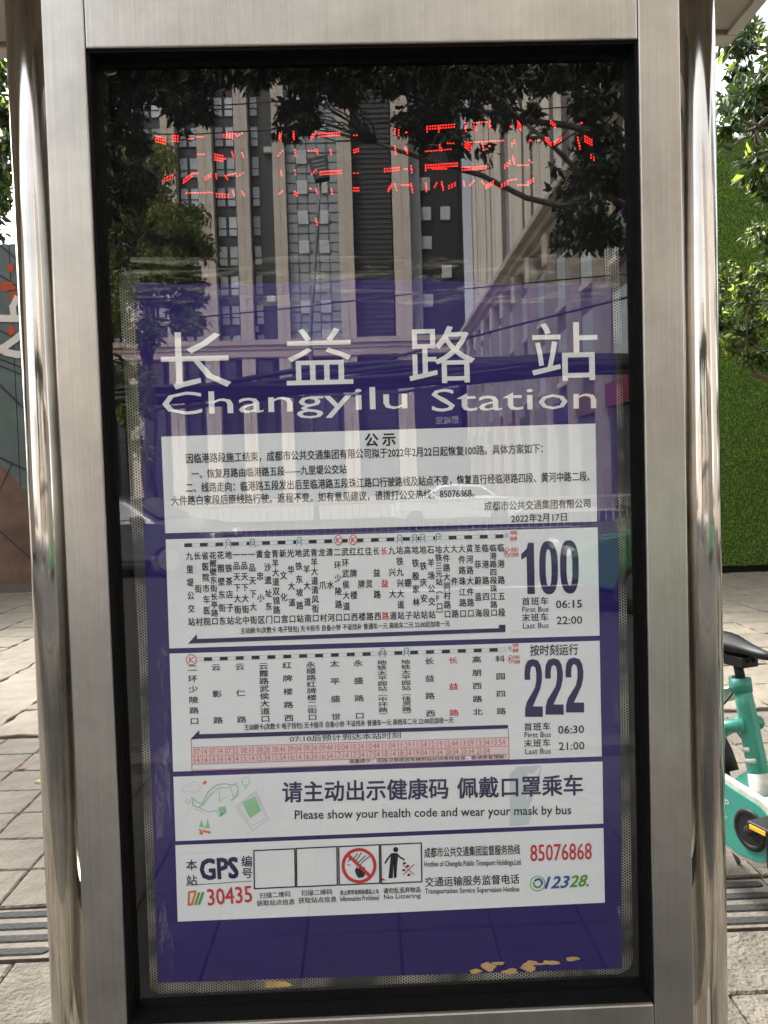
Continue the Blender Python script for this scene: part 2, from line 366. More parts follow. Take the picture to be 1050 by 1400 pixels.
# ------------------------------------------------------------------ the stop panel: frame, glass, prints
sign = thing('bus_stop_sign', 'tall stainless steel framed glass timetable panel with purple poster, standing between the two polished posts', 'bus stop sign', (0, 0, 0))
ZC = CAMZ-.0932; HX, HZ = .4206, .7593
zt, zb = ZC+HZ, ZC-HZ
SW = .0640
def rail(name, x0, x1, z0, z1, y0=-.022, y1=.06, bev=.0025, m=STEEL):
    return MB().box(x0, x1, y0, y1, z0, z1).build(name, m, sign, bev=bev)
rail('stile', -HX-SW, -HX, zb-.075, zt+.0830); rail('stile', HX, HX+SW+.001, zb-.075, zt+.0830)
rail('top_rail', -HX+.0008, HX-.0008, zt, zt+.0815); rail('bottom_rail', -HX+.0008, HX-.0008, zb-.075, zb)
# thin bright returns round the opening
g = MB(); y0, y1 = -.021, .012; t = .004
g.box(-HX, -HX+t, y0+.004, y1, zb, zt); g.box(HX-t, HX, y0+.004, y1, zb, zt); g.box(-HX+t, HX-t, y0+.004, y1, zt-t, zt); g.box(-HX+t, HX-t, y0+.002, y1, zb, zb+.008)
g.build('inner_lip', BLACK, sign)
# rubber gasket with rounded corners
def rrect(x0, x1, z0, z1, r, n=8):
    pts = []
    for cx, cz, a in ((x1-r, z1-r, 0), (x0+r, z1-r, 90), (x0+r, z0+r, 180), (x1-r, z0+r, 270)):
        for i in range(n+1): pts.append((cx+r*math.cos(R(a+90*i/n)), cz+r*math.sin(R(a+90*i/n))))
    return pts
def ringsheet(outer, inner, y):
    n = len(outer); V = [(a, y, b) for a, b in outer]+[(a, y, b) for a, b in inner]
    return V, [(i, (i+1) % n, n+(i+1) % n, n+i) for i in range(n)]
o_ = rrect(-HX+.004, HX-.004, zb+.008, zt-.004, .002); i_ = rrect(-HX+.022, HX-.022, zb+.030, zt-.012, .028)
V, Fc = ringsheet(o_, i_, .0125); link('gasket', raw('gasket', V, Fc), BLACK, sign)
link('glass_pane', raw('glass_pane', [(-HX+.004, .010, zb+.008), (HX-.004, .010, zb+.008), (HX-.004, .010, zt-.004), (-HX+.004, .010, zt-.004)], [(0, 1, 2, 3)]), GLASS, sign)
MB().box(-HX-.001, HX+.001, .022, .058, zb-.001, zt+.001).build('display_board', BOARD, sign)
MB().box(-HX-.02, HX+.02, .061, .080, zb-.05, zt+.05).build('rear_cover', STEEL, sign, bev=.002)
def px_sheet(name, pts, y, m, parent=sign, label=None):
    i = Ink(y); i.poly(pts); return i.build(name, m, parent, label)
# purple poster: ragged top edge
top = []
rr = random.Random(3)
for k in range(41):
    u = k/40; x = 183+u*(836-183); yb = 386-u*2 + 3*math.sin(u*9) + rr.uniform(-1.2, 1.2)
    top.append((x, yb))
YP = .0185
poster = px_sheet('poster', top+[(842, 520), (846, 800), (849, 1120), (851, 1324), (640, 1331), (430, 1337), (216, 1344), (212, 1220), (205, 1010), (198, 760), (190, 540)], YP, PURPLE)
fr = Ink(.0195)
fr.poly([(162, 372), (190, 372), (206, 760), (222, 1340), (222, 1348), (205, 1356), (190, 900)]); fr.poly([(826, 340), (846, 338), (858, 700), (866, 1100), (868, 1340), (862, 1342), (850, 1340), (842, 900), (834, 500)])
fr.poly([(205, 1338), (520, 1331), (864, 1318), (866, 1342), (520, 1354), (206, 1364)]); fr.build('dot_border', FRIT, sign)
# residue strip above the poster and scuffs down its left side
px_sheet('tape_residue', [(178, 352), (500, 350), (846, 346), (848, 412), (500, 418), (184, 420)], .0155, RESID)
px_sheet('scuffed_tape', [(206, 760), (226, 760), (238, 1335), (218, 1336)], .0165, SCUFF, poster)
px_sheet('scuffed_tape', [(832, 620), (842, 620), (851, 1320), (846, 1320)], .0165, SCUFF, poster)
px_sheet('crumpled_film', [(190, 402), (838, 398), (845, 600), (560, 590), (216, 600)], .0160, FILM, poster)
tl = mat('grey_tape', (.35, .36, .33), .35, var=.3, vscale=25)
gl_ = Ink(.0168)
def blob(cx, cy, rx, ry, seed, n=34):
    q = random.Random(seed); gl_.poly([(cx+rx*math.cos(2*math.pi*i/n)*(.9+.18*math.sin(3*i/n*6.28+seed)+q.uniform(-.1, .1)), cy+ry*math.sin(2*math.pi*i/n)*(.9+.25*math.sin(2*i/n*6.28+seed*2)+q.uniform(-.12, .12))) for i in range(n)])
for a in ((378, 1346, 20, 6, 1), (650, 1328, 9, 3, 2), (668, 1322, 11, 6, 3), (682, 1317, 9, 3, 4), (698, 1328, 12, 4, 5), (722, 1322, 11, 6, 6), (727, 1316, 9, 4, 13), (752, 1316, 13, 4, 7), (783, 1311, 11, 3, 8), (600, 1346, 42, 3, 9), (735, 1318, 10, 2, 10)): blob(*a)
gl_.build('dried_glue', OCHRE, poster, split=True)

# big white title letters
INKY = .0178
t_ = Ink(INKY); T = WHITEV
for c, (x0, y0, x1, y1) in zip('长益路站', ((220, 455, 315, 533), (391, 450, 482, 527), (559, 447, 649, 525), (727, 442, 817, 522))):
    A, U, W, L, sc = t_.frame(x0, (y0+y1)/2, x1, (y0+y1)/2-2.2); V, Fc = glyph(c); lo, hi = V.min(0), V.max(0); Q = (V-lo)/(hi-lo); b_ = .2*sc
    t_.put(np.stack([Q[:, 0]*(L-2*b_), (Q[:, 1]-.5)*((y1-y0)*sc-2*b_)], 1), Fc, A+U*b_, U, W, b_)
t_.build('title_character', T, poster, split=True)
t_ = Ink(INKY); t_.line('Changyilu', 222, 557, 557, 548, 41, 0, split=True); t_.line('Station', 590, 815, 547.5, 543, 31, 0, split=True)
t_.build('title_letter', T, poster, split=True)

YS, YI = .0172, .0166
def sheet(name, q, label): return px_sheet(name, q, YS, PAPER, sign, label)
# --- notice
n1 = sheet('paper_sheet', [(220.5, 597), (814, 579), (816.5, 713), (226, 729)], 'white notice sheet with black paragraphs under the station name')
k = Ink(YI)
k.char('公', 508, 602, 19, 19, bold=.02); k.char('示', 532, 601, 19, 19, bold=.02)
k.line('因临港路段施工结束，成都市公共交通集团有限公司拟于2022年2月22日起恢复100路。具体方案如下：', 254, 742, 627, 613, 14, .012)
k.line('一、恢复月路由临港路五段——九里堤公交站', 262, 474, 648, 641, 13, .012)
k.line('二、线路走向：临港路五段发出后至临港路五段珠江路口行驶路线及站点不变，恢复直行经临港路四段、黄河中路二段、', 254, 806, 667, 651, 14, .012)
k.line('大件路白家段后原线路行驶。返程不变。如有意见建议，请拨打公交热线：85076868。', 234, 649, 685, 674, 14, .012)
k.line('成都市公共交通集团有限公司', 662, 807, 692, 688, 13, .012)
k.line('2022年2月17日', 699, 775, 709, 706.5, 12, .012)
k.build('notice_lettering', INK, n1)

def lerp(a, b, t): return a+(b-a)*t
def columns(ink, red, cols, x0, x1, ty0, ty1, by0, by1, w, h, redc, bold):
    N = len(cols)
    for i, s in enumerate(cols):
        u = i/(N-1); tx = lerp(x0, x1, u); bx = tx+3.0*(1-u)+1.5*u; ty = lerp(ty0, ty1, u); by = lerp(by0, by1, u); n = len(s)
        hh = min(h, (by-ty)/(n-1)*.94)
        for j, c in enumerate(s):
            v = j/(n-1); (red if i == redc else ink).char(c, lerp(tx, bx, v), lerp(ty, by, v), w, hh, bold=bold)
def dashes(ink, out, x0, x1, y0, y1, th, n, first_black=True, skip=()):
    for i in range(n):
        a, b = i/n, (i+1)/n; xa, xb = lerp(x0, x1, a), lerp(x0, x1, b); ya, yb = lerp(y0, y1, a), lerp(y0, y1, b)
        if (i % 2 == 0) == first_black: ink.poly([(xa, ya-th/2), (xb, yb-th/2), (xb, yb+th/2), (xa, ya+th/2)])
    out.stroke([(x0, y0-th/2), (x1, y1-th/2)], .6); out.stroke([(x0, y0+th/2), (x1, y1+th/2)], .6); out.stroke([(x1, y1-th/2), (x1, y1+th/2)], .6)
def metro(ink, back, x, y, s=1.0):   # little front view of a train
    back.poly([(x-4*s, y-7*s), (x+4*s, y-7*s), (x+4*s, y+6*s), (x-4*s, y+6*s)])
    ink.stroke([(x-2.6*s, y+2*s), (x-2.8*s, y-3*s), (x-1.8*s, y-5*s), (x+1.8*s, y-5*s), (x+2.8*s, y-3*s), (x+2.6*s, y+2*s)], 1.2*s, True)
    ink.stroke([(x-2.4*s, y-1*s), (x+2.4*s, y-1*s)], 1.1*s); ink.stroke([(x-2*s, y+2.5*s), (x-3.6*s, y+5.5*s)], 1*s); ink.stroke([(x+2*s, y+2.5*s), (x+3.6*s, y+5.5*s)], 1*s)
def kmark(ink, back, x, y, r, rx=.95):
    back.disc(x, y, r, rx=rx); ink.ring(x, y, r, r*.16, rx)
    ink.stroke([(x-r*.28, y-r*.5), (x-r*.28, y+r*.5)], r*.18); ink.stroke([(x+r*.38, y-r*.5), (x-r*.2, y), (x+r*.38, y+r*.5)], r*.18)
FARE = '主动刷卡(次数卡 电子钱包) 无卡投币 自备小钞 不设找补 普通车一元 高档车二元 22:00后加收一元'
# --- route 100
n2 = sheet('paper_sheet', [(226.5, 737.5), (817, 721), (819.8, 869), (231.5, 886.5)], 'white sheet with the upper route table and its big number')
k, r_, o2, te, wh, nv = Ink(YI), Ink(YI), Ink(YI+.0001), Ink(YI-.0004), Ink(YI-.0002), Ink(YI)
C100 = ['九里堤公交站', '长街村', '省医院市车医院', '花照壁东街长亭路口', '花照壁东街东', '地铁茶店子站', '一品天下大街北', '一品天下大街中', '一品天下大街', '黄忠小区',
        '金沙遗址东门', '青羊大道双锦路口', '新文化宫', '光华大道口', '地铁东坡路站', '武羊大道南', '青羊大道清风街口', '龙爪村', '清水河', '二环少陵路口', '武环武侯大道口',
        '红牌楼西', '红牌楼', '佳灵路', '长益路西', '长益路', '九兴大道', '地铁九兴大道站', '高棚子', '地铁殷家林站', '地铁庆安站', '石羊场公交站', '地铁三元站︵F口︶',
        '大件路大同村路口', '大件路', '大件路珠江路口', '黄河路大件路口', '圣菲蔚蓝海', '临港路四段', '临港路四段珠江路口', '临港路五段']
columns(k, r_, C100, 259, 684.6, 760.5, 749, 850.5, 837.5, 9.6, 11.6, 25, .016)
k.line(FARE, 329, 615, 863, 853, 10, .012)
dashes(k, o2, 252, 688, 745.5, 733, 4.8, 41)
for x, y in ((312, 743), (345, 742), (409, 740), (546.4, 736.5), (567, 735.8), (577.8, 735.4), (599, 734.8)): metro(te, wh, x, y)
metro(te, wh, 692.5, 732, .55)
kr = Ink(YI-.0004)
for x, y in ((462.5, 738.5), (483, 738)): kmark(kr, wh, x, y, 7.2, .75)
kmark(kr, wh, 693.5, 755, 6.5, .65)
r_.line('地铁', 697.5, 707, 728.5, 728, 6, .01); r_.line('换乘', 697.5, 707, 736.5, 736, 6, .01); r_.line('快速公', 698.5, 709, 751.5, 751, 6, .005); r_.line('交换乘', 698.5, 709, 758.5, 758, 6, .005)
nv.poly([(257, 880), (269, 867), (269.4, 873.5), (691, 858.5), (691, 864), (269.4, 879.5)]); nv.poly([(682, 854.5), (691, 854), (691, 864), (682, 864.5)])
nv.build('direction_arrow', NAVY, n2); k.build('station_names', INK, n2); r_.build('station_names', REDI, n2, 'red station name and transfer notes'); o2.build('line_outline', GREYI, n2)
wh.build('symbol_ground', PAPER, n2); te.build('metro_symbols', TEALI, n2); kr.build('transfer_symbols', REDI, n2)
D2 = ((.02, .36), (.02, .24), (.07, .11), (.22, .025), (.5, 0), (.78, .025), (.93, .11), (1, .25), (.98, .38), (.88, .52), (.45, .82), (1, .82), (1, 1), (0, 1), (.02, .86), (.12, .74), (.58, .50), (.66, .38), (.68, .25), (.63, .15), (.5, .115), (.38, .15), (.33, .25), (.33, .36))
D1 = ((0, .22), (0, .33), (.42, .27), (.42, 1), (1, 1), (1, 0), (.55, 0), (.42, .12))
def digit(ink, pts, x0, x1, y0, y1): ink.poly([(lerp(x0, x1, a)+(.5-b_)*-1.5, lerp(y0, y1, b_)) for a, b_ in reversed(pts)])
def zero(ink, cx, cy, w, h):
    V = []; n = 30; k = 2.6
    for rw, rh in ((w/2, h/2), (w*.155, h*.345)):
        for i in range(n):
            a = 2*math.pi*i/n; ca, sa = math.cos(a), math.sin(a)
            V.append(P(cx+rw*math.copysign(abs(ca)**(2/k), ca)+(sa*rh)*.02, cy+rh*math.copysign(abs(sa)**(2/k), sa), ink.y))
    q_ = len(ink.v); ink.cuts.append((q_, len(ink.f))); ink.n += 1; ink.v += [(p.x, ink.y, p.z) for p in V]; ink.f += [(q_+i, q_+(i+1) % n, q_+n+(i+1) % n, q_+n+i) for i in range(n)]
nb = Ink(YI); digit(nb, D1, 713, 730.5, 742, 812); zero(nb, 750, 776, 25.5, 73); zero(nb, 778.5, 775, 25.5, 73); nb.build('route_digit', NAVY, n2, split=True)
def times(par, y1, y2, a, b, xo):
    q = Ink(YI)
    for (c, yy) in (('首班车', y1), ('末班车', y2)):
        for j, ch in enumerate(c): q.char(ch, 719+xo+j*12.6, yy-.35*j, 11.5, 11.5, bold=.01)
    q.line('First Bus', 714+xo, 750+xo, y1+10.8, y1+10, 7.5, .004); q.line('Last Bus', 715+xo, 750+xo, y2+11, y2+10.2, 7.5, .004)
    q.line(a, 760+xo, 795.5+xo, y1+3.8, y1+2.8, 10.8, .012); q.line(b, 761+xo, 796+xo, y2+3.8, y2+2.8, 10.8, .012); q.build('service_times', INK, par)
times(n2, 822.5, 844.6, '06:15', '22:00', 0)
# --- route 222
n3 = sheet('paper_sheet', [(231.8, 893.6), (819.8, 876), (822.8, 1034), (236.6, 1055)], 'white sheet with the lower route table and timed departures')
k, r_, o2, te, wh, nv = Ink(YI), Ink(YI), Ink(YI+.0001), Ink(YI-.0004), Ink(YI-.0002), Ink(YI)
C222 = ['二环少陵路口', '云影路', '云仁路', '云霞路武侯大道口', '红牌楼路西', '永顺路红牌楼二街口', '太平盛世', '永盛路口', '地铁太平园站︵中环路︶', '地铁太平园站︵佳灵路︶', '长益路西', '长益路', '高朋西路北', '科园四路']
columns(k, r_, C222, 263, 684, 913.5, 901, 986, 972.5, 13.2, 9.6, 11, .012)
k.line(FARE, 334, 620, 995, 985, 10, .012)
dashes(k, o2, 268, 691, 901.5, 888, 4.8, 39, False)
metro(te, wh, 523, 892); metro(te, wh, 555.5, 891); metro(te, wh, 697, 886, .5)
kr = Ink(YI-.0004); kmark(kr, wh, 261.5, 902, 7.6, .95); kmark(kr, wh, 698, 901, 5.5, .65)
r_.line('地铁', 701, 709, 882.5, 882, 5.4, .01); r_.line('换乘', 701, 709, 889.5, 889, 5.4, .01); r_.line('快速公', 702, 711, 898.5, 898, 5.4, .005); r_.line('交换乘', 702, 711, 905, 904.5, 5.4, .005)
nv.poly([(260, 1011), (272.5, 998), (272.5, 1003.8), (694.5, 991), (694.5, 996), (272.5, 1010)])
nv.build('direction_arrow', NAVY, n3); k.build('station_names', INK, n3); r_.build('station_names', REDI, n3, 'red station name and transfer notes'); o2.build('line_outline', GREYI, n3)
wh.build('symbol_ground', PAPER, n3); te.build('metro_symbols', TEALI, n3); kr.build('transfer_symbols', REDI, n3)
tb = Ink(YI+.0002); tb.poly([(262, 1022), (695, 1008), (696, 1031), (263, 1045)]); tb.build('table_ground', ROSE, n3)
ln = Ink(YI)
for yl, yr in ((1022, 1008), (1034, 1020), (1045, 1031)): ln.stroke([(262, yl), (695.5, yr)], .8)
ln.stroke([(261.5, 1010), (262.5, 1053), (696, 1038), (695, 997)], .9)
T1 = '07:14 07:34 07:52 08:10 08:28 08:46 09:04 09:24 09:44 10:04 10:24 10:44 11:04 11:29 11:54 12:19 12:44 13:09 13:34 13:54'.split()
T2 = '14:14 14:34 14:54 15:14 15:34 15:54 16:14 16:34 16:54 17:14 17:34 17:54 18:14 18:34 19:04 19:34 20:04 20:34 21:04'.split()
for i, s_ in enumerate(T1): x = 274+i*21.45; ln.line(s_, x-9, x+9, 1027.8-i*.69, 1027.3-i*.69, 8.6, .002)
for i, s_ in enumerate(T2): x = 274.5+i*21.45; ln.line(s_, x-9, x+9, 1039-i*.69, 1038.5-i*.69, 8.6, .002)
ln.build('timetable', PINK, n3)
q = Ink(YI); q.line('07:10后预计到达本站时刻', 396, 548, 1010.5, 1005, 8.6, .004); q.line('温馨提示：因路况等原因车辆到站时间有所延误，敬请乘客理解！', 477, 692, 1041, 1034.5, 5.6, .004)
for j, ch in enumerate('按时刻运行'): q.char(ch, 731+j*13.3, 889.5-j*.3, 13, 16, bold=.012)
q.build('table_captions', INK, n3)
nb = Ink(YI); digit(nb, D2, 717, 741.5, 901, 980); digit(nb, D2, 745, 770, 900, 977); digit(nb, D2, 773, 798, 899, 974); nb.build('route_digit', NAVY, n3, split=True)
times(n3, 994, 1016.5, '06:30', '21:00', 3)
# --- health notice
n4 = sheet('paper_sheet', [(237, 1062), (823.7, 1041), (824.8, 1126), (240, 1150)], 'white sheet with large dark characters and a pale drawing of a hand and a telephone')
pb = Ink(YI+.0003); pb.poly([(697, 1058), (708, 1048), (741, 1046), (728, 1058), (721, 1057), (719, 1108), (728, 1112), (722, 1127), (706, 1129), (697, 1129)]); pb.poly([(741, 1046), (736, 1075), (712, 1128), (706, 1129), (727, 1077)]); pb.build('pale_emblem', LIGHTB, n4)
q = Ink(YI); q.line('请主动出示健康码', 386, 613, 1083, 1077.5, 29, .02, split=True); q.line('佩戴口罩乘车', 625, 797, 1077.5, 1073, 29, .02, split=True); q.build('large_character', NAVY, n4, split=True)
q = Ink(YI); q.line('Please show your health code and wear your mask by bus', 403, 781, 1116, 1109, 16, .010); q.build('health_lettering', INK, n4)
q = Ink(YI)
q.stroke([(262, 1090), (264, 1101), (272, 1104), (277, 1098), (284, 1083), (296, 1073), (308, 1071), (318, 1074), (322, 1071), (326, 1079), (325, 1087), (316, 1094)], 1.6)
q.stroke([(262, 1090), (270, 1097), (277, 1098)], 1.3); q.stroke([(278, 1101), (288, 1086), (299, 1077), (316, 1077)], 1.0); q.stroke([(316, 1077), (319, 1092), (326, 1079)], 1.0)
q.stroke([(272, 1104), (284, 1110), (296, 1108), (300, 1116), (306, 1110), (302, 1104)], 1.2); q.ring(257, 1096, 3.4, 1); q.ring(336, 1068, 6, .9); q.stroke([(334, 1074), (336, 1079), (338, 1074)], .8)
q.stroke([(300, 1076), (300, 1096), (309, 1090)], .7); q.stroke([(278, 1110), (266, 1106)], .8)
q.build('hand_drawing', MINT, n4)
q = Ink(YI); q.poly([(331, 1097), (348, 1089), (357, 1108), (342, 1119)]); q.poly([(272, 1130), (275.5, 1120), (279, 1132)]); q.poly([(280, 1132), (284, 1119), (287, 1132)]); q.poly([(298, 1104), (308, 1102), (310, 1110), (302, 1117)]); q.build('green_shapes', mat('ink_leaf', (.28, .60, .34), .5), n4)
q = Ink(YI); q.stroke([(323, 1102), (350, 1082), (367, 1120), (345, 1136)], 1.1, True); q.stroke([(327, 1103), (350, 1087), (363, 1118), (345, 1130)], .7, True)
q.stroke([(248, 1081), (252, 1075), (259, 1073), (264, 1068), (270, 1070), (274, 1077), (268, 1083)], .8, True); q.build('phone_drawing', LIGHTB, n4)
q = Ink(YI); q.poly([(277, 1070), (280, 1067), (283, 1069), (280, 1073)]); q.stroke([(273, 1134), (277, 1140)], 2.2); q.stroke([(278, 1136), (287, 1138)], 3); q.disc(275, 1139, 2.5, 8); q.build('small_figures', ORANGEI, n4)
# --- contact sheet
n5 = sheet('paper_sheet', [(239.7, 1155.5), (825, 1132), (827, 1234), (520, 1248.5), (243, 1260)], 'white sheet with the stop number, square pictograms and hotline numbers')
q = Ink(YI); q.char('本', 262, 1183, 15, 15, bold=.012); q.char('站', 262.3, 1204, 15, 15, bold=.012); q.char('编', 337.5, 1178, 15, 16, bold=.012); q.char('号', 338, 1194, 15, 15, bold=.012)
q.line('GPS', 273, 326, 1189, 1186, 30, .04); q.build('stop_lettering', NAVY, n5)
q = Ink(YI); q.stroke([(255, 1210.5), (344, 1204.5)], .8)
for (a, b, c, d_) in ((347, 403, 1163, 1215), (405, 460.5, 1160, 1212.5), (463, 518.5, 1157.5, 1210), (520.5, 576, 1155, 1208)):
    q.stroke([(a, c), (b, c-2.6), (b+.8, d_-2.6), (a+.8, d_)], 1.7, True)
q.line('扫描二维码', 355, 397, 1224.5, 1222, 8, .006); q.line('获取站点信息', 351, 403, 1235, 1232.5, 8, .006)
q.line('扫描二维码', 412, 454, 1221, 1219, 8, .006); q.line('获取站点信息', 408, 460, 1231.5, 1229, 8, .006)
q.line('禁止携带易燃易爆品上车', 465, 518, 1220.5, 1218.5, 7, .006); q.line('Inflammables Prohibited', 465, 518, 1229, 1227, 7, .004)
q.line('请勿乱丢弃物品', 524, 575, 1218, 1216, 8, .006); q.line('No Littering', 525, 575, 1227.5, 1225, 8.5, .006)
# litter figure
q.disc(541, 1161.5, 3.6, 14); q.poly([(534.5, 1166.5), (543, 1166), (544.5, 1169), (543, 1182), (533, 1182.5)])
q.stroke([(535, 1168), (530, 1174), (526.5, 1180)], 2.4); q.stroke([(542.5, 1167.5), (547, 1172), (552.5, 1175.5)], 2.2)
q.poly([(533, 1182), (538, 1182), (537, 1200.5), (531, 1201)]); q.poly([(538, 1182), (543, 1182), (542, 1200), (538.5, 1200.5)])
for x, y in ((553, 1180), (557.5, 1184), (552, 1189.5), (559, 1196)): q.poly([(x-3, y+.5), (x, y-1.8), (x+3, y), (x, y+1.8)])
# match sticks and flame
for x0, y0, x1, y1 in ((482, 1176, 489, 1167), (486, 1178, 494, 1166), (490, 1179, 500, 1170), (494, 1180, 505, 1171)): q.stroke([(x0, y0), (x1, y1)], 1.3)
for x0, y0, x1, y1 in ((476, 1178, 479, 1175), (475, 1182, 479, 1183), (477, 1172, 478, 1175)): q.stroke([(x0, y0), (x1, y1)], 1.1)
q.poly([(487, 1196), (485, 1190), (487.5, 1185), (490, 1188), (493, 1180), (496, 1187), (498.5, 1185), (500, 1191), (498, 1198), (495, 1200), (490, 1200)])
q.build('pictograms', INK, n5)
q = Ink(YI-.0003); q.ring(490.8, 1183.5, 24.2, 4.4, .99, 36); q.stroke([(476, 1169), (506, 1198)], 4.6); q.stroke([(551, 1182), (566, 1195.5)], 1.1); q.stroke([(566, 1182), (551, 1196)], 1.1); q.poly([(522, 1200), (528, 1203.5), (522, 1204)])
q.line('30435', 283.5, 344.5, 1227, 1222, 23, .012); q.line('85076868', 725, 809, 1166.5, 1163.5, 23, .008); q.build('red_print', mat('ink_crimson', (.58, .035, .04), .5, spec=.15), n5)
q = Ink(YI); q.stroke([(258.5, 1220), (267, 1218.5), (267, 1221), (262.5, 1236), (257.8, 1237)], 3, True); q.build('company_emblem', ORANGEI, n5)
q = Ink(YI); q.poly([(265, 1237.5), (268.5, 1237.3), (274, 1220), (271, 1220)]); q.poly([(270, 1237), (273.5, 1236.8), (279.5, 1219.5), (276, 1219.7)]); q.line('28.', 780.5, 807, 1205, 1203.6, 16.5, .03, .35)
q.ring(735, 1208, 6.5, 2.6, 1, 14, 20, 200); q.ring(735, 1208, 10.6, 1, 1, 30); q.build('green_print', GREENI, n5)
q = Ink(YI-.0001); q.line('123', 747, 778, 1207, 1205.4, 17, .03, .35); q.ring(736, 1207, 6.5, 2.8, 1, 14, 200, 390); q.build('blue_print', BLUEI, n5)
q = Ink(YI); q.line('成都市公共交通集团监督服务热线', 580, 711, 1166, 1161, 14, .010); q.line('Hotline of Chengdu Public Transport Holdings,Ltd.', 580, 713, 1182.5, 1179.5, 10, .008)
q.line('交通运输服务监督电话', 581, 710, 1206, 1201.5, 13.5, .010); q.line('Transportation Service Supervision Hotline', 581, 710, 1219.5, 1216.5, 9.5, .008); q.build('hotline_lettering', INK, n5)

# --- lit dots of the running display
MB().box(-HX+t, HX-t, -.0205, -.0165, zb, zb+.003).build('sill_edge', STEEL, sign)
LED = mat('led_red', (1.0, .02, .015), .4, emit=LED_E)
dots = []
def run(x0, x1, y0, y1=None, st=2.9, rows=1):
    st = 3.7
    y1 = y0 if y1 is None else y1; n = max(1, int(round(math.hypot(x1-x0, y1-y0)/st)))
    for r0 in range(rows):
        for i in range(n+1): dots.append((lerp(x0, x1, i/n), lerp(y0, y1, i/n)+r0*3.7))
for a in ((213, 226, 186, 189, 2.9, 3), (236, 243, 185, 186, 2.9, 3), (258, 264, 190), (270, 277, 187), (306, 318, 184, 186, 2.9, 2), (310, 322, 181, 183), (324, 331, 186, 182),
          (382, 384, 182, 184, 2.9, 3), (401, 402, 180, 183, 2.9, 3), (425, 431, 187, 180, 2.9, 2), (436, 464, 183, 181, 2.6, 2), (484, 488, 185), (540, 545, 176, 178, 2.9, 3), (555, 556, 181),
          (584, 621, 173, 170, 2.7, 2), (584, 584, 173, 180), (600, 600, 174, 180), (636, 637, 168, 172, 2.9, 3), (648, 670, 168, 166, 2.9, 1), (648, 651, 172, 174, 2.9, 2), (669, 671, 169, 172, 2.9, 2), (698, 699, 173), (708, 712, 166, 171, 2.9, 3), (753, 759, 165, 170, 2.9, 2), (794, 796, 168),
          (271, 279, 211), (294, 304, 211, 213, 2.9, 3), (307, 308, 217), (317, 319, 208, 214), (331, 333, 209, 215), (380, 386, 213, 206), (403, 404, 205, 213, 2.9, 1), (422, 434, 206), (432, 434, 204, 210), (452, 453, 205, 211), (484, 490, 205, 203, 2.9, 2), (540, 541, 200, 207, 2.9, 2), (554, 557, 201, 206, 2.9, 2),
          (582, 616, 207, 204, 2.9, 1), (601, 603, 198, 202, 2.9, 2), (612, 620, 196), (636, 641, 194, 198, 2.9, 3), (640, 688, 195, 192, 2.6, 1), (644, 644, 199, 202), (660, 661, 197, 201, 2.9, 2), (669, 670, 200), (700, 703, 196, 192, 2.9, 2), (724, 726, 192), (735, 738, 192), (746, 753, 188, 195, 2.9, 2), (758, 767, 194, 188, 2.9, 2), (790, 793, 188, 200, 2.9, 2), (800, 809, 186, 191, 2.9, 3), (808, 812, 212, 215, 2.9, 2),
          (225, 236, 244, 239, 2.9, 2), (251, 262, 246, 238, 2.9, 2), (264, 270, 237), (281, 288, 242, 238, 2.9, 2), (295, 296, 238, 244), (308, 322, 240, 237, 2.9, 1), (309, 311, 242, 245), (324, 332, 241, 237), (384, 385, 234, 240), (403, 404, 233, 238), (426, 432, 238, 233), (438, 466, 235, 233, 2.7, 2), (484, 489, 237), (526, 545, 231, 229, 2.7, 2), (553, 556, 231), (562, 563, 227, 232, 2.9, 2),
          (582, 625, 226, 223, 2.6, 2), (592, 610, 231), (632, 664, 229, 227, 2.7, 2), (582, 582, 226, 233), (690, 697, 226, 220, 2.9, 2), (701, 703, 214, 220, 2.9, 2), (708, 722, 226), (724, 727, 219, 222),
          (255, 290, 264, 263, 2.9, 1), (296, 312, 265, 266, 2.9, 2), (318, 320, 261, 267), (331, 334, 262, 267), (382, 386, 265, 261), (403, 406, 262, 264, 2.9, 2), (424, 425, 258), (432, 434, 259, 265), (453, 454, 258, 265), (484, 490, 257, 257, 2.9, 2), (531, 535, 258, 252, 2.9, 2), (540, 542, 252, 260, 2.9, 1), (549, 562, 253, 253, 2.9, 1), (562, 564, 251, 259, 2.9, 2), (582, 583, 251, 258, 2.9, 2), (594, 597, 256, 250), (604, 606, 249, 256, 2.9, 2), (614, 622, 254, 250, 2.9, 2),
          (634, 635, 248, 254, 2.9, 1), (643, 648, 253, 247), (659, 664, 248, 254), (664, 674, 254, 248, 2.9, 2), (686, 694, 252, 248, 2.9, 2), (694, 706, 247, 245), (708, 722, 253), (722, 729, 249, 244, 2.9, 2), (432, 434, 299, 304, 2.9, 2)):
    run(*a)
mb = MB(); 
for x, y in dots:
    q = P(x, y, .0215); r0 = .00075
    mb.add([(q.x+r0*math.cos(2*math.pi*i/6), .0215, q.z+r0*math.sin(2*math.pi*i/6)) for i in range(6)]+[(q.x, .0208, q.z)], [(i, (i+1) % 6, 6) for i in range(6)])
tag(mb.build('led_dots', LED, sign), kind='stuff')
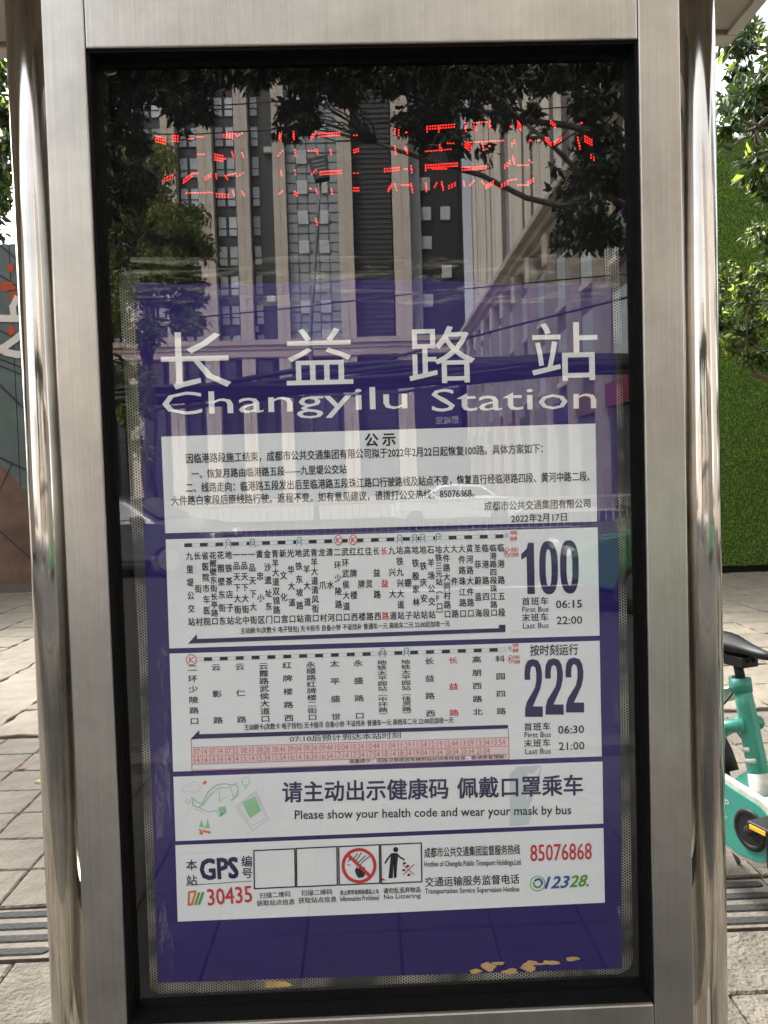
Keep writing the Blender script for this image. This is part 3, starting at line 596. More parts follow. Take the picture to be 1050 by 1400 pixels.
# screw heads and stickers at the frame
# ------------------------------------------------------------------ shelter: posts and roof
def post_x(pl, pr, py=700):
    a, b = P(pl, py, .02), P(pr, py, .02); return (a.x+b.x)/2, (b.x-a.x)/2
shelter = thing('bus_shelter', 'bus shelter with polished round posts and a beige panelled roof over the timetable panel', 'bus shelter', (0, .1, 0))
ROOFZ = 2.72
for a, b in ((40.5, 91.5), (935.5, 984)):
    x, r = post_x(a, b)
    p = MB().tube([(x, .02, .0), (x, .02, ROOFZ)], r, 48, True).build('post', POLISH, shelter, smooth=True)
    MB().tube([(x, .02, .0), (x, .02, .012)], r*2.0, 40).build('base_flange', STEEL, p)
    for z in (.75, 2.05):                       # brackets that hold the panel, behind it
        MB().box(min(x, x*.86), max(x, x*.86), .03, .05, z, z+.05).build('bracket', STEEL, p)
SOF = mat('roof_beige', (.42, .39, .35), .45, .0, var=.18, vscale=2.5, var2=(.30, .25, .20)); FAS = mat('roof_fascia', (.47, .45, .42), .4, .2, var=.1)
RX0, RX1, RY0, RY1 = -5.6, 1.10, -.12, 1.12
nx = 8
for i in range(nx):
    a = RX0+.02+(RX1-RX0-.04)*i/nx; b = RX0+.02+(RX1-RX0-.04)*(i+1)/nx
    MB().box(a+.004, b-.004, RY0+.03, RY1-.07, ROOFZ, ROOFZ+.02).build('soffit_panel', SOF, shelter)
MB().box(RX0, RX1, RY1-.06, RY1, ROOFZ-.012, ROOFZ+.14).box(RX0, RX1, RY0, RY0+.025, ROOFZ-.012, ROOFZ+.14).box(RX0, RX0+.02, RY0+.026, RY1-.061, ROOFZ-.012, ROOFZ+.14).box(RX1-.035, RX1, RY0+.026, RY1-.061, ROOFZ-.012, ROOFZ+.14).build('fascia', FAS, shelter, bev=.004)
MB().box(RX0+.01, RX1-.01, RY0+.01, RY1-.01, ROOFZ+.142, ROOFZ+.16).build('roof_sheet', FAS, shelter)
MB().box(RX0+.1, RX1-.05, -.03, .09, ROOFZ-.10, ROOFZ-.002).build('beam', mat('beam_brown', (.30, .24, .18), .4, .5), shelter, bev=.004)
for x in (-4.6, -3.1):
    MB().tube([(x, .02, 0), (x, .02, ROOFZ-.1)], .028, 24).build('post', POLISH, shelter, smooth=True)

# ------------------------------------------------------------------ ground
GR = mat('ground_earth', (.16, .14, .11), .95, var=.3, vscale=.4)
tag(link('ground', raw('ground', [(-400, -400, -.30), (400, -400, -.30), (400, 400, -.30), (-400, 400, -.30)], [(0, 1, 2, 3)]), GR), kind='structure')
JOINT = mat('joint_soil', (.030, .027, .022), .95, var=.4, vscale=12)
pave = tag(MB().box(-14, 14, -2.9, 13.5, -.25, -.02).build('pavement', JOINT), kind='structure')
SLAB = mat('slab_stone', (.175, .152, .118), .85, var=.16, vscale=7, bump=.5, bscale=45, rnd=.06, var2=(.12, .103, .078))
TILE = mat('tile_stone', (.118, .103, .080), .85, var=.2, vscale=10, bump=.6, bscale=55, rnd=.08, var2=(.08, .069, .053))
CONC = mat('plain_paver', (.135, .12, .095), .9, var=.3, vscale=13, bump=1.0, bscale=60, rnd=.12, var2=(.08, .07, .055))
DARKBAR = mat('dark_bar', (.020, .020, .019), .9, var=.3, vscale=60, bump=.4, bscale=90)
TACT = mat('tactile_base', (.12, .106, .085), .85, var=.22, vscale=12, bump=.5, bscale=60)
def slab_mesh(w, d, amp, seg, seed, h=.03):
    q = random.Random(seed); pts = []
    cs = [(-w/2, -d/2), (w/2, -d/2), (w/2, d/2), (-w/2, d/2)]
    for e in range(4):
        (ax, ay), (bx, by) = cs[e], cs[(e+1) % 4]; nx_, ny_ = (by-ay), -(bx-ax); l = math.hypot(nx_, ny_)
        for i in range(seg):
            t = i/seg; o = amp*math.sin(t*2*math.pi*2)*(1 if e in (1, 2) else -1) + q.uniform(-.002, .002)
            pts.append((ax+(bx-ax)*t+nx_/l*o, ay+(by-ay)*t+ny_/l*o))
    n = len(pts); b = .006
    V = [(x, y, h-b) for x, y in pts]+[(x*(1-2*b/w), y*(1-2*b/d), h) for x, y in pts]+[(x, y, 0) for x, y in pts]
    Fc = [tuple(range(n, 2*n))]+[(i, (i+1) % n, n+(i+1) % n, n+i) for i in range(n)]+[(2*n+i, 2*n+(i+1) % n, (i+1) % n, i) for i in range(n)]
    return raw('paving_slab', V, Fc)
def lay(name, meshes, m, xs, ys, jit, near=None, rest=None):
    for me in meshes: me.materials.append(m)
    restmb = MB(); q = random.Random(5)
    for y in ys:
        for x in xs:
            if near is None or near(x, y):
                o = bpy.data.objects.new(name, q.choice(meshes)); COL.objects.link(o); o.parent = pave
                o.location = (x, y, -.031+q.uniform(-jit, jit)); o.rotation_euler = (q.uniform(-.008, .008), q.uniform(-.008, .008), q.uniform(-.012, .012)+(math.pi if q.random() < .5 else 0))
            else:
                me = meshes[0]; z = -.031+q.uniform(-jit, jit); restmb.add([(v.co.x+x, v.co.y+y, v.co.z+z) for v in me.vertices], [tuple(p.vertices) for p in me.polygons])
    if restmb.v: tag(restmb.build(name, m, pave), kind='stuff')
# joint in the far field: wavy edged square slabs in a grid
SX, SY = .53, .545
m1 = [slab_mesh(SX-.012, SY-.012, .012, 8, s) for s in range(4)]
xs = [-13.2+SX*i for i in range(50)]; ys = [3.47+SY/2+SY*j for j in range(13)]
lay('paving_slab', m1, SLAB, xs, ys, .003, near=lambda x, y: abs(x) < .9*(y+1.25)*.5+1.4)
TX = .272
m2 = [slab_mesh(TX-.006, TX-.006, .001, 4, s+9) for s in range(3)]
lay('paving_tile', m2, TILE, [-8.02+TX*i for i in range(60)], [1.50+TX/2+TX*j for j in range(7)], .0012, near=lambda x, y: abs(x) < 2.6)
m3 = [slab_mesh(.294, .294, .001, 4, s+19) for s in range(3)]
lay('plain_paver', m3, CONC, [-7.9+.3*i for i in range(54)], [1.17-.15-.3*j for j in range(5)], .0012, near=lambda x, y: abs(x) < 2.3)
m4 = [slab_mesh(.298, .298, .001, 4, s+29) for s in range(2)]
lay('shade_toned_paver', m4, mat('shade_toned_paver', (.060, .056, .050), .8, var=.3, vscale=9, bump=.5, bscale=50, rnd=.12), [-7.9+.3*i for i in range(54)], [-.48-.3*j for j in range(8)], .0012, near=lambda x, y: abs(x) < 1.7)  # pavers before the panel: shade of roof and tree put into their colour
# tactile guide tiles, four dark bars each
tm = MB(); tm.cm = 0; w = .294; tm.add([(-w/2, -w/2, 0), (w/2, -w/2, 0), (w/2, w/2, 0), (-w/2, w/2, 0), (-w/2, -w/2, .026), (w/2, -w/2, .026), (w/2, w/2, .026), (-w/2, w/2, .026)], [(4, 5, 6, 7), (0, 1, 5, 4), (1, 2, 6, 5), (2, 3, 7, 6), (3, 0, 4, 7)])
tm.cm = 1
for j in range(4):
    yc = -w/2+w*(j+.5)/4; r = .0215; L = .114; pts = [(L+r*math.cos(R(-90+180*i/6)), yc+r*math.sin(R(-90+180*i/6))) for i in range(7)]+[(-L+r*math.cos(R(90+180*i/6)), yc+r*math.sin(R(90+180*i/6))) for i in range(7)]
    n = len(pts); V = [(x, y, .0262) for x, y in pts]+[(x*.985, yc+(y-yc)*.75, .031) for x, y in pts]
    tm.add(V, [tuple(range(n, 2*n))]+[(i, (i+1) % n, n+(i+1) % n, n+i) for i in range(n)])
tme = raw('tactile_tile', tm.v, tm.f, False, tm.m); tme.materials.append(TACT); tme.materials.append(DARKBAR)
for i in range(46):
    x = -6.9+.3*i
    if abs(x) > 6.8: continue
    o = bpy.data.objects.new('tactile_tile', tme); COL.objects.link(o); o.parent = pave; o.location = (x, 1.335, -.031)
KERB = mat('kerb_stone', (.075, .072, .065), .8, var=.2, vscale=8, bump=.4)
kb = thing('kerb', 'grey stone kerb along the road in front of the bus stop', 'kerb', (0, -3.0, -.2))
for i in range(28):
    MB().box(-14+i+.004, -13+i-.004, -3.06, -2.91, -.2, -.001).build('kerb_stone', KERB, kb, bev=.01)
ASP = mat('asphalt', (.042, .042, .042), .85, var=.25, vscale=6, bump=.5, bscale=120)
tag(MB().box(-120, 120, -30, -3.06, -.28, -.15).build('road', ASP), kind='structure')
LINE = mat('road_paint', (.7, .7, .67), .7, var=.1)
lm = MB()
for yy in (-10.2, -17.0, -23.8):
    for i in range(-14, 15): lm.box(i*8-1.5+yy % 3, i*8+1.5+yy % 3, yy-.07, yy+.07, -.149, -.1455)
tag(lm.build('lane_marking', LINE), kind='structure')
tag(MB().box(-120, 120, -95, -30.1, -.28, .0).build('far_pavement', mat('far_paving', (.36, .33, .29), .85, var=.2, vscale=1.5)), kind='structure')
tag(MB().box(-120, 120, -30.2, -29.95, -.27, .012).build('far_kerb', KERB), kind='structure')
# fallen leaves on the slabs
FLEAF = mat('fallen_leaf', (.36, .16, .06), .7, rnd=.5)
for i, (px, py, lb) in enumerate(((29, 1050, 'curled brown fallen leaf on the pavers left of the panel'), (51, 1068, 'small yellow fallen leaf beside the left post'))):
    q = at_z(px, py, .006); s = .028 if i == 0 else .018
    V = [(q.x-s, q.y, .004), (q.x-s*.3, q.y-s*.6, .010), (q.x+s, q.y-s*.1, .005), (q.x+s*.3, q.y+s*.55, .014), (q.x, q.y, .004)]
    tag(link('fallen_leaf', raw('fallen_leaf', V, [(0, 1, 4), (1, 2, 4), (2, 3, 4), (3, 0, 4)]), FLEAF if i == 0 else mat('yellow_leaf', (.6, .42, .05), .6)), lb, 'leaf')

# ------------------------------------------------------------------ hoarding behind: mural at the left, artificial turf at the right
YH = 9.86
hoard = thing('turf_hoarding', 'tall hoarding covered in bright green artificial turf, standing behind the right post', 'hoarding', (5, YH, 0))
TURFB = mat('turf_backing', (.035, .075, .009), .9, var=.5, vscale=30, bump=.6, bscale=80)
TURF = mat('turf_blade', (.27, .46, .055), .6, var=.45, vscale=22, trans=.25, rnd=0)
HT = 6.1
MB().box(1.2, 22, YH, YH+.10, .10, HT).build('backing_board', TURFB, hoard)
for k in range(12): MB().box(1.2+k*1.8, 1.28+k*1.8, YH+.11, YH+.2, -.02, HT).build('rear_post', mat('galvanised', (.4, .4, .4), .4, .8), hoard)
MB().box(1.2, 22, YH+.02, YH+.08, -.02, .10).build('plinth', BLACK, hoard)
N = 150000
cx = RNG.uniform(3.0, 8.5, N); cz = RNG.uniform(.10, HT+.02, N); ln_ = RNG.uniform(.026, .05, N); an = RNG.uniform(0, 2*np.pi, N); tip = RNG.normal(0, .012, N); out = RNG.uniform(.010, .030, N)
wd = .0036
a0 = np.stack([cx-wd*np.cos(an), np.full(N, YH-.001), cz-wd*np.sin(an)], 1); a1 = np.stack([cx+wd*np.cos(an), np.full(N, YH-.001), cz+wd*np.sin(an)], 1)
a2 = np.stack([cx+tip, YH-out, cz+RNG.uniform(-.4, 1, N)*ln_], 1)
tag(fast_quads('turf', np.stack([a0, a1, a2], 1).reshape(-1, 3), TURF, hoard, nv=3), kind='stuff')
pk = MB()
for k in range(90): pk.box(1.3+k*.14, 1.38+k*.14, YH+.03, YH+.05, HT, HT+.16)
pk.box(1.2, 14, YH+.055, YH+.075, HT+.03, HT+.05).box(1.2, 14, YH+.055, YH+.075, HT+.11, HT+.13)
tag(pk.build('white_pickets', mat('white_paint', (.75, .74, .72), .5), hoard), kind='stuff')

YM = 10.3
mural = thing('mural_hoarding', 'grey green hoarding painted with a brown arc, red splashes and white brush strokes', 'hoarding', (-5, YM, 0))
MUR = mat('mural_greygreen', (.105, .140, .140), .75, var=.22, vscale=2.5)
for k in range(8):
    MB().box(-15+k*2.0+.006, -13+k*2.0-.006, YM, YM+.06, .12, 5.0).build('board_panel', MUR, mural)
MB().box(-15, 1, YM-.02, YM+.09, -.02, .12).build('plinth', mat('plinth_grey', (.12, .11, .10), .7), mural)
MB().box(-15, 1, YM+.065, YM+.09, .12, 5.0).build('rear_board', MUR, mural)
class Flat(Ink):
    EPS = .0004
    def poly(s, pts):
        k = len(s.v); y = s.step(); s.cuts.append((len(s.v), len(s.f)))
        for a, b in pts: s.v.append((a, y, b))
        s.f.append(tuple(range(k, k+len(pts))))
def M_(px, py): q = P(px, py, YM); return (q.x, q.z)
br = Flat(YM-.004); c = M_(-210, 860); rad = math.dist(c, M_(55, 700))
br.poly([(c[0]+rad*math.cos(R(a)), max(.13, c[1]+rad*math.sin(R(a)))) for a in range(-60, 241, 6)]); br.build('brown_arc', mat('mural_brown', (.15, .092, .072), .8, var=.3, vscale=2.5), mural)
bl = Flat(YM-.008); q = random.Random(11)
for i in range(7):
    a = M_(q.uniform(-260, 60), q.uniform(280, 520)); b = M_(q.uniform(-200, 120), q.uniform(480, 780)); bl.stroke([a, ((a[0]+b[0])/2+q.uniform(-.2, .2), (a[1]+b[1])/2), b], .022)
for y0, y1 in ((312, 352), (335, 372), (376, 398), (387, 408), (452, 460), (491, 492), (500, 503)): bl.stroke([M_(-90, y0-60), M_(0, y0), M_(80, y1+30)], .018)
for i in range(3): a = M_(q.uniform(-60, 50), q.uniform(600, 700)); b = M_(q.uniform(-60, 60), q.uniform(720, 790)); bl.stroke([a, b], .016)
bl.build('thin_lines', mat('mural_line', (.02, .025, .025), .8), mural)
rd = Flat(YM-.013)
for cx_, cy_, rx, ry, s in ((15, 367, 5, 8, 1), (10, 392, 12, 8, 2), (19, 406, 6, 9, 3), (16, 452, 5, 9, 4), (-20, 420, 14, 10, 5), (-30, 380, 9, 15, 6)):
    z = random.Random(s); n_ = 18; rd.poly([M_(cx_+rx*math.cos(2*math.pi*i/n_)*z.uniform(.6, 1.2), cy_-ry*math.sin(2*math.pi*i/n_)*z.uniform(.6, 1.2)) for i in range(n_)])
rd.build('red_splash', mat('mural_red', (.42, .07, .035), .8), mural, split=True)
wh = Flat(YM-.018); W_ = .10
wh.stroke([M_(-120, 434), M_(-30, 435), M_(34, 436)], W_); wh.stroke([M_(24, 408), M_(18, 420), M_(20, 436)], W_*.9)
wh.stroke([M_(36, 452), M_(22, 464), M_(8, 474), M_(-8, 482), M_(-30, 490)], W_*.95); wh.stroke([M_(-40, 455), M_(-20, 466), M_(0, 477), M_(10, 482), M_(24, 485), M_(48, 484)], W_)
wh.stroke([M_(-60, 400), M_(-70, 440), M_(-95, 500)], W_)
wh.build('white_brush_strokes', mat('mural_white', (.68, .64, .62), .7), mural)

# ------------------------------------------------------------------ trees
def leafmat(name, col, t=.35, var=.35): return mat(name, col, .42, var=var, vscale=2.5, trans=t, spec=.4)
def leaves(centres, radii, counts, size, rng, flat=.85, aspect=.42, droop=.5):
    out = []
    for c, r, n in zip(centres, radii, counts):
        d = rng.normal(size=(n, 3)); d /= np.linalg.norm(d, axis=1, keepdims=True); rr = rng.uniform(.15, 1, (n, 1))**.6
        p = np.array(c)+d*rr*np.array(r)
        ax = rng.normal(size=(n, 3))*.8; ax[:, 2] -= droop; ax /= np.linalg.norm(ax, axis=1, keepdims=True)
        si = np.cross(ax, rng.normal(size=(n, 3))); si /= np.linalg.norm(si, axis=1, keepdims=True)
        no = np.cross(ax, si); L = size*rng.uniform(.65, 1.25, (n, 1)); W = L*aspect
        v0 = p; v1 = p+ax*L*.45+si*W*.5+no*L*.07; v2 = p+ax*L; v3 = p+ax*L*.45-si*W*.5+no*L*.07
        out.append(np.stack([v0, v1, v2, v0, v2, v3], 1).reshape(-1, 3))
    return np.concatenate(out)
BARK = mat('bark', (.10, .085, .065), .9, var=.4, vscale=14, bump=.8, bscale=30, stretch=(1, 1, .3))
def limb(mb, a, b, r0, r1, rng, seg=6, wob=.12):
    a, b = np.array(a, float), np.array(b, float); pts = []
    for i in range(seg+1):
        t = i/seg; o = rng.normal(0, wob, 3)*math.sin(math.pi*t); o[2] *= .4; pts.append(tuple(a+(b-a)*t+o))
    mb.tube(pts, [r0+(r1-r0)*i/seg for i in range(seg+1)], 8); return pts
def tree(name, label, trunk, top, rad, clumps, lm, size, seed, cat='tree', twig_to=None, group=None, lm2=None, droop=.5, frac=.0, nmain=5):
    rng = np.random.default_rng(seed); t = thing(name, label, cat, trunk, group=group)
    mb = MB(); pts = limb(mb, trunk, top, rad, rad*.55, rng, 8, .08); mb.build('trunk', BARK, t, smooth=True)
    cs = [c for c, r, n in clumps]; mb = MB(); arr = np.array(cs); mains = []
    for k in range(nmain):
        e = arr[rng.integers(len(arr))]; s = np.array(top if k % 2 == 0 else pts[6])
        mains += limb(mb, s, s+(e-s)*.8, rad*.42, .018, rng, 7, .10)
    mains = np.array(mains)
    for e in arr:
        dd = np.linalg.norm(mains-e, axis=1); s = mains[dd.argmin()]
        if dd.min() < 1.3: limb(mb, s, e, .011, .004, rng, 4, .05)
    mb.build('branches', BARK, t, smooth=True)
    if lm2 and frac: 
        V = leaves(cs, [c[1] for c in clumps], [max(2, int(c[2]*frac)) for c in clumps], size, rng, droop=droop); fast_quads('lit_leaves', V, lm2, t, nv=3)['kind'] = 'stuff'  # share of leaves given the colour of sunlit ones
    V = leaves(cs, [c[1] for c in clumps], [c[2] for c in clumps], size, rng, droop=droop); o = fast_quads('crown', V, lm, t, nv=3)
    return t
def V3(p): return (p.x, p.y, p.z)
LF = leafmat('ficus_leaf', (.030, .060, .014), .18); LY = leafmat('lit_leaf', (.18, .25, .03), .45)  # LY paints sunlight on some leaves as a yellow green colour
LD = leafmat('dark_leaf', (.020, .034, .013), .12)
# behind, right: sprays over the turf
cl = []; q = random.Random(21)
def sp(px, py, D, rpx, n, fl=.8): r = rpx/F*D; cl.append((V3(at(px, py, D)), (r, r*1.1, r*fl), n))
for i in range(26): sp(q.uniform(985, 1150), q.uniform(40, 165), q.uniform(5.4, 7.5), q.uniform(14, 26), 105)
for i in range(26): sp(q.uniform(1022, 1130), q.uniform(110, 262), q.uniform(5.2, 6.8), q.uniform(12, 24), 110)
for i in range(44): sp(q.uniform(1120, 1900), q.uniform(-150, 420), q.uniform(4.6, 7.0), q.uniform(34, 60), 110)
for a in ((985, 175, 10, 26), (998, 172, 8, 18), (988, 200, 7, 14), (1003, 160, 8, 16), (1035, 215, 8, 24), (1030, 232, 7, 14)): sp(a[0], a[1], 5.2, a[2], a[3])
tree('ficus_tree', 'leafy ficus tree with drooping sprays over the green turf wall, upper right', (3.9, 4.6, -.02), (3.7, 4.4, 4.3), .16, cl, LF, .10, 5, lm2=LY, frac=.07)
cl = []
for i in range(34): sp(q.uniform(968, 1110), q.uniform(352, 468)+q.uniform(0, 20), q.uniform(6.6, 8.0), q.uniform(12, 22), 110)
for i in range(10): sp(q.uniform(1025, 1110), q.uniform(300, 360), q.uniform(6.6, 8.0), q.uniform(10, 20), 80)
for i in range(6): sp(q.uniform(1005, 1050), q.uniform(470, 505), 6.8, q.uniform(7, 11), 22)
tree('young_ficus_tree', 'small bushy ficus with bright yellow green tips in front of the turf wall', (4.6, 6.4, -.02), (4.3, 6.2, 2.4), .09, cl, leafmat('bush_leaf', (.035, .068, .014), .2), .075, 6, lm2=LY, frac=.30)
cl = []
for i in range(40): sp(q.uniform(-120, 14), q.uniform(35, 300), q.uniform(6.0, 8.5), q.uniform(14, 28), 100)
for i in range(20): sp(q.uniform(-30, 16), q.uniform(50, 290), q.uniform(6.0, 8.5), q.uniform(12, 22), 100)
for i in range(7): sp(q.uniform(-30, 6), q.uniform(290, 345), 6.2, q.uniform(8, 14), 26)
for i in range(44): sp(q.uniform(-900, -90), q.uniform(-150, 380), q.uniform(5, 8), q.uniform(34, 60), 110)
tree('camphor_tree', 'dark leafed tree hanging over the painted hoarding at the left edge', (-5.3, 6.5, -.02), (-4.9, 6.2, 4.2), .18, cl, LF, .085, 8, lm2=LY, frac=.12)
# street side, seen in the glass: overhanging canopy of the kerb tree
cl = []
def ss(px, py, D, rpx, n, fl=.8): r = rpx/F*D; cl.append((V3(street(px, py, D)), (r, r*1.2, r*fl), n))
for i in range(130): ss(q.uniform(100, 900), q.uniform(20, 98), q.uniform(7.2, 9.6), q.uniform(22, 38), 190)
for i in range(34): ss(q.uniform(110, 190), q.uniform(80, 300), q.uniform(7.5, 9), q.uniform(14, 26), 127)
for i in range(14): ss(q.uniform(215, 280)+0, q.uniform(85, 160), q.uniform(7.5, 8.6), q.uniform(12, 20), 150)
for a in ((250, 170, 14, 40), (240, 150, 18, 70)): ss(a[0], a[1], 8, a[2], a[3])
for i in range(10): ss(q.uniform(385, 450), q.uniform(85, 175), q.uniform(7.5, 8.6), q.uniform(12, 20), 102)
for i in range(8): ss(q.uniform(450, 540), q.uniform(80, 130), q.uniform(7.5, 8.6), q.uniform(16, 26), 153)
for i in range(16): ss(q.uniform(545, 640), q.uniform(90, 200), q.uniform(7.5, 8.6), q.uniform(14, 24), 161)
for i in range(14): ss(q.uniform(640, 760), q.uniform(80, 158), q.uniform(7.5, 8.6), q.uniform(14, 22), 119)
for i in range(26): ss(q.uniform(775, 880), q.uniform(85, 330), q.uniform(7.2, 8.8), q.uniform(16, 30), 187)
for a in ((400, 185, 12, 30), (345, 100, 16, 40), (665, 205, 14, 34), (735, 180, 14, 36), (770, 260, 16, 40), (800, 320, 14, 34), (760, 230, 10, 16)): ss(a[0], a[1], 8, a[2], a[3])
tree('street_tree', 'large kerbside tree whose dark foliage hangs across the top of the reflection', (3.9, -6.3, -.15), (3.5, -6.7, 4.6), .11, cl, LD, .105, 12, droop=.8)
cl = []
for i in range(60): ss(q.uniform(120, 225), q.uniform(205, 400), q.uniform(15, 18), q.uniform(16, 30), 150)
for i in range(44): ss(q.uniform(200, 278), q.uniform(285, 388), q.uniform(15, 17), q.uniform(12, 22), 150)
for i in range(16): ss(q.uniform(225, 275), q.uniform(395, 450), q.uniform(15, 17), q.uniform(10, 16), 90)
for i in range(26): ss(q.uniform(140, 205), q.uniform(400, 640), q.uniform(15, 17), q.uniform(10, 20), 90)
b0 = street(205, 655, 16)
tree('median_tree', 'green tree with sunlit leaves at the left of the reflection', (b0.x, b0.y, -.15), V3(street(205, 420, 16)), .16, cl, leafmat('sunny_leaf', (.10, .14, .03), .3), .13, 14, lm2=leafmat('sunny_tip', (.27, .30, .05), .3), frac=.25)  # sunlight on this crown is put into both leaf colours

def side_tree(lb, x, y, h, r, seed):
    rq_ = random.Random(seed); cl = []
    for i in range(46):
        a = rq_.uniform(0, 2*math.pi); d_ = r*rq_.random()**.5; z = rq_.uniform(h*.22, h); k_ = 1-.5*((z/h-.5)*2)**2
        cl.append(((x+d_*k_*math.cos(a), y+d_*k_*math.sin(a), z), (.75, .75, .6), 330))
    tree('street_tree', lb, (x, y, -.02), (x+.1, y, h*.5), .17, cl, LF, .15, seed, group='broad trees flanking the stop')
side_tree('broad tree on the pavement to the right, nearest the bicycles', 8.2, 2.2, 9, 2.4, 31)
side_tree('broad tree farther right in front of the turf wall corner', 12.4, 6.2, 9, 2.6, 32)
side_tree('broad tree on the pavement to the left of the shelter', -8.6, 1.6, 8.5, 2.4, 33)
side_tree('broad tree at far left before the painted hoarding', -12.2, 5.6, 9, 2.6, 34)
# ------------------------------------------------------------------ shared bicycles
TEAL = mat('teal_paint', (.034, .26, .195), .36, coat=.35, var=.28, vscale=14, var2=(.03, .19, .14))
TEALD = mat('teal_plastic', (.03, .24, .185), .4, coat=.2)
WHITE = mat('white_plastic', (.60, .59, .54), .45, var=.2, vscale=16, var2=(.36, .34, .29))
RUB = mat('rubber', (.016, .015, .014), .8, bump=.3, bscale=80, var=.5, vscale=12)
SADM = mat('saddle_vinyl', (.008, .008, .009), .35, spec=.35)
DKP = mat('dark_plastic', (.012, .012, .013), .45, spec=.3)
ALU = mat('alloy', (.5, .5, .5), .3, 1)
AMB = mat('amber_reflector', (.85, .42, .02), .25, coat=.6)
def bicycle(label, group):
    t = thing('shared_bicycle', label, 'bicycle', (0, 0, 0), 0, group)
    def B(mb, n, m, par=t, sm=False, bev=0): return mb.build(n, m, par, sm, True, bev)
    for hx in (-.45, .62):
        w_ = B(MB().torus((hx, 0, .30), .275, .024), 'wheel', RUB, sm=True)
        B(MB().torus((hx, 0, .30), .245, .010, sq=1.4).torus((hx, 0, .30), .035, .03, sq=1.5, n=16), 'rim', ALU, w_, True)
        mb = MB()
        for k in range(10):
            a = 2*math.pi*k/10; mb.tube([(hx+.03*math.cos(a+.5), .02*(-1)**k, .30+.03*math.sin(a+.5)), (hx+.24*math.cos(a), 0, .30+.24*math.sin(a))], .004, 5)
        B(mb, 'spokes', DKP, w_)
    # rear mudguard, front mudguard
    def guard(cx, a0, a1, nm):
        V = []; n = 16
        for i in range(n+1):
            a = R(a0+(a1-a0)*i/n)
            for s, rr in ((-.035, .312), (-.03, .325), (0, .332), (.03, .325), (.035, .312)): V.append((cx+rr*math.cos(a), s, .30+rr*math.sin(a)))
        Fc = [(i*5+j, i*5+j+1, (i+1)*5+j+1, (i+1)*5+j) for i in range(n) for j in range(4)]
        o = link(nm, raw(nm, V, Fc, True), DKP, t, True); md = o.modifiers.new('thick', 'SOLIDIFY'); md.thickness = .004
    guard(-.45, 20, 200, 'mudguard'); guard(.62, 40, 170, 'mudguard')
    # frame: stepped through beam, seat tube, chain stays
    fr_ = MB().tube([(.50, 0, .80), (.46, 0, .66), (.34, 0, .48), (.14, 0, .37), (0, 0, .34), (-.10, 0, .40)], [.026, .034, .042, .046, .046, .036], 14, up=(0, 1, 0))
    fr_.tube([(0.0, 0, .30), (-.035, 0, .45), (-.085, 0, .66), (-.10, 0, .735)], [.036, .034, .030, .026], 16)
    for s in (-1, 1):
        fr_.tube([(-.06, s*.03, .60), (-.18, s*.06, .56), (-.33, s*.065, .44), (-.45, s*.065, .30)], [.024, .020, .017, .014], 10)
        fr_.tube([(-.02, s*.035, .30), (-.2, s*.06, .30), (-.45, s*.065, .30)], [.020, .016, .014], 10)
        fr_.tube([(.49, s*.0, .66), (.52, s*.055, .62), (.58, s*.055, .42), (.62, s*.055, .30)], [.02, .018, .016, .013], 10)
    f_ = B(fr_, 'frame', TEAL, sm=True)
    B(MB().tube([(-.043, 0, .475), (-.047, 0, .49)], [.0352, .0350], 16).tube([(-.053, 0, .51), (-.057, 0, .525)], [.0347, .0345], 16).tube([(-.004, 0, .31), (-.034, 0, .443)], [.0375, .0352], 16), 'white_band', WHITE, f_, True)
    B(MB().tube([(-.098, 0, .70), (-.105, 0, .745)], .034, 16).box(-.145, -.125, -.012, .012, .70, .745), 'seat_clamp', TEALD, f_, True)
    # saddle
    st = [(-.13, .030, .020), (-.125, .062, .034), (-.10, .078, .042), (-.05, .076, .046), (0, .055, .042), (.05, .034, .034), (.10, .024, .028), (.135, .016, .022), (.145, .006, .010)]
    V = []; n = 18; px0 = -.12; zc = .85
    for x, hw, hh in st:
        for k in range(n):
            a = 2*math.pi*k/n; zz = hh*math.sin(a); zz = zz*.75 if zz > 0 else zz*.55
            V.append((px0+x, hw*math.cos(a)*(1 if zz >= 0 else .93), zc+zz+.010*math.cos((x+.12)*12)))
    Fc = [(i*n+k, i*n+(k+1) % n, (i+1)*n+(k+1) % n, (i+1)*n+k) for i in range(len(st)-1) for k in range(n)]+[tuple(range(n-1, -1, -1)), tuple((len(st)-1)*n+k for k in range(n))]
    sd = link('saddle', raw('saddle', V, Fc, True), SADM, t, True); sb = sd.modifiers.new('sub', 'SUBSURF'); sb.levels = 1; sb.render_levels = 2
    B(MB().tube([(-.17, .025, .828), (-.12, .02, .80), (-.05, .012, .815)], .006, 6).tube([(-.17, -.025, .828), (-.12, -.02, .80), (-.05, -.012, .815)], .006, 6).box(-.19, -.06, -.035, .035, .79, .825), 'saddle_rails', DKP, sd, bev=.006)
    B(MB().tube([(-.10, 0, .73), (-.118, 0, .80)], .016, 14), 'seat_post', DKP, sm=True)
    # lock housing and stand under the mudguard
    B(MB().tube([(-.20, -.02, .57), (-.215, -.02, .47), (-.22, -.02, .40)], [.038, .040, .030], 14), 'lock_housing', TEAL, sm=True)
    B(MB().box(-.245, -.195, -.045, .005, .27, .41), 'lock_box', DKP, bev=.006)
    B(MB().tube([(-.36, .07, .33), (-.30, .09, .16), (-.26, .14, .005)], .009, 8), 'kickstand', ALU, sm=True)
    cbl = [(.46, .03, .98), (.40, .05, .70), (.22, .05, .44), (.02, .05, .38), (-.12, .045, .50), (-.20, .03, .58)]
    B(MB().tube(cbl, .004, 6), 'brake_cable', DKP, sm=True)
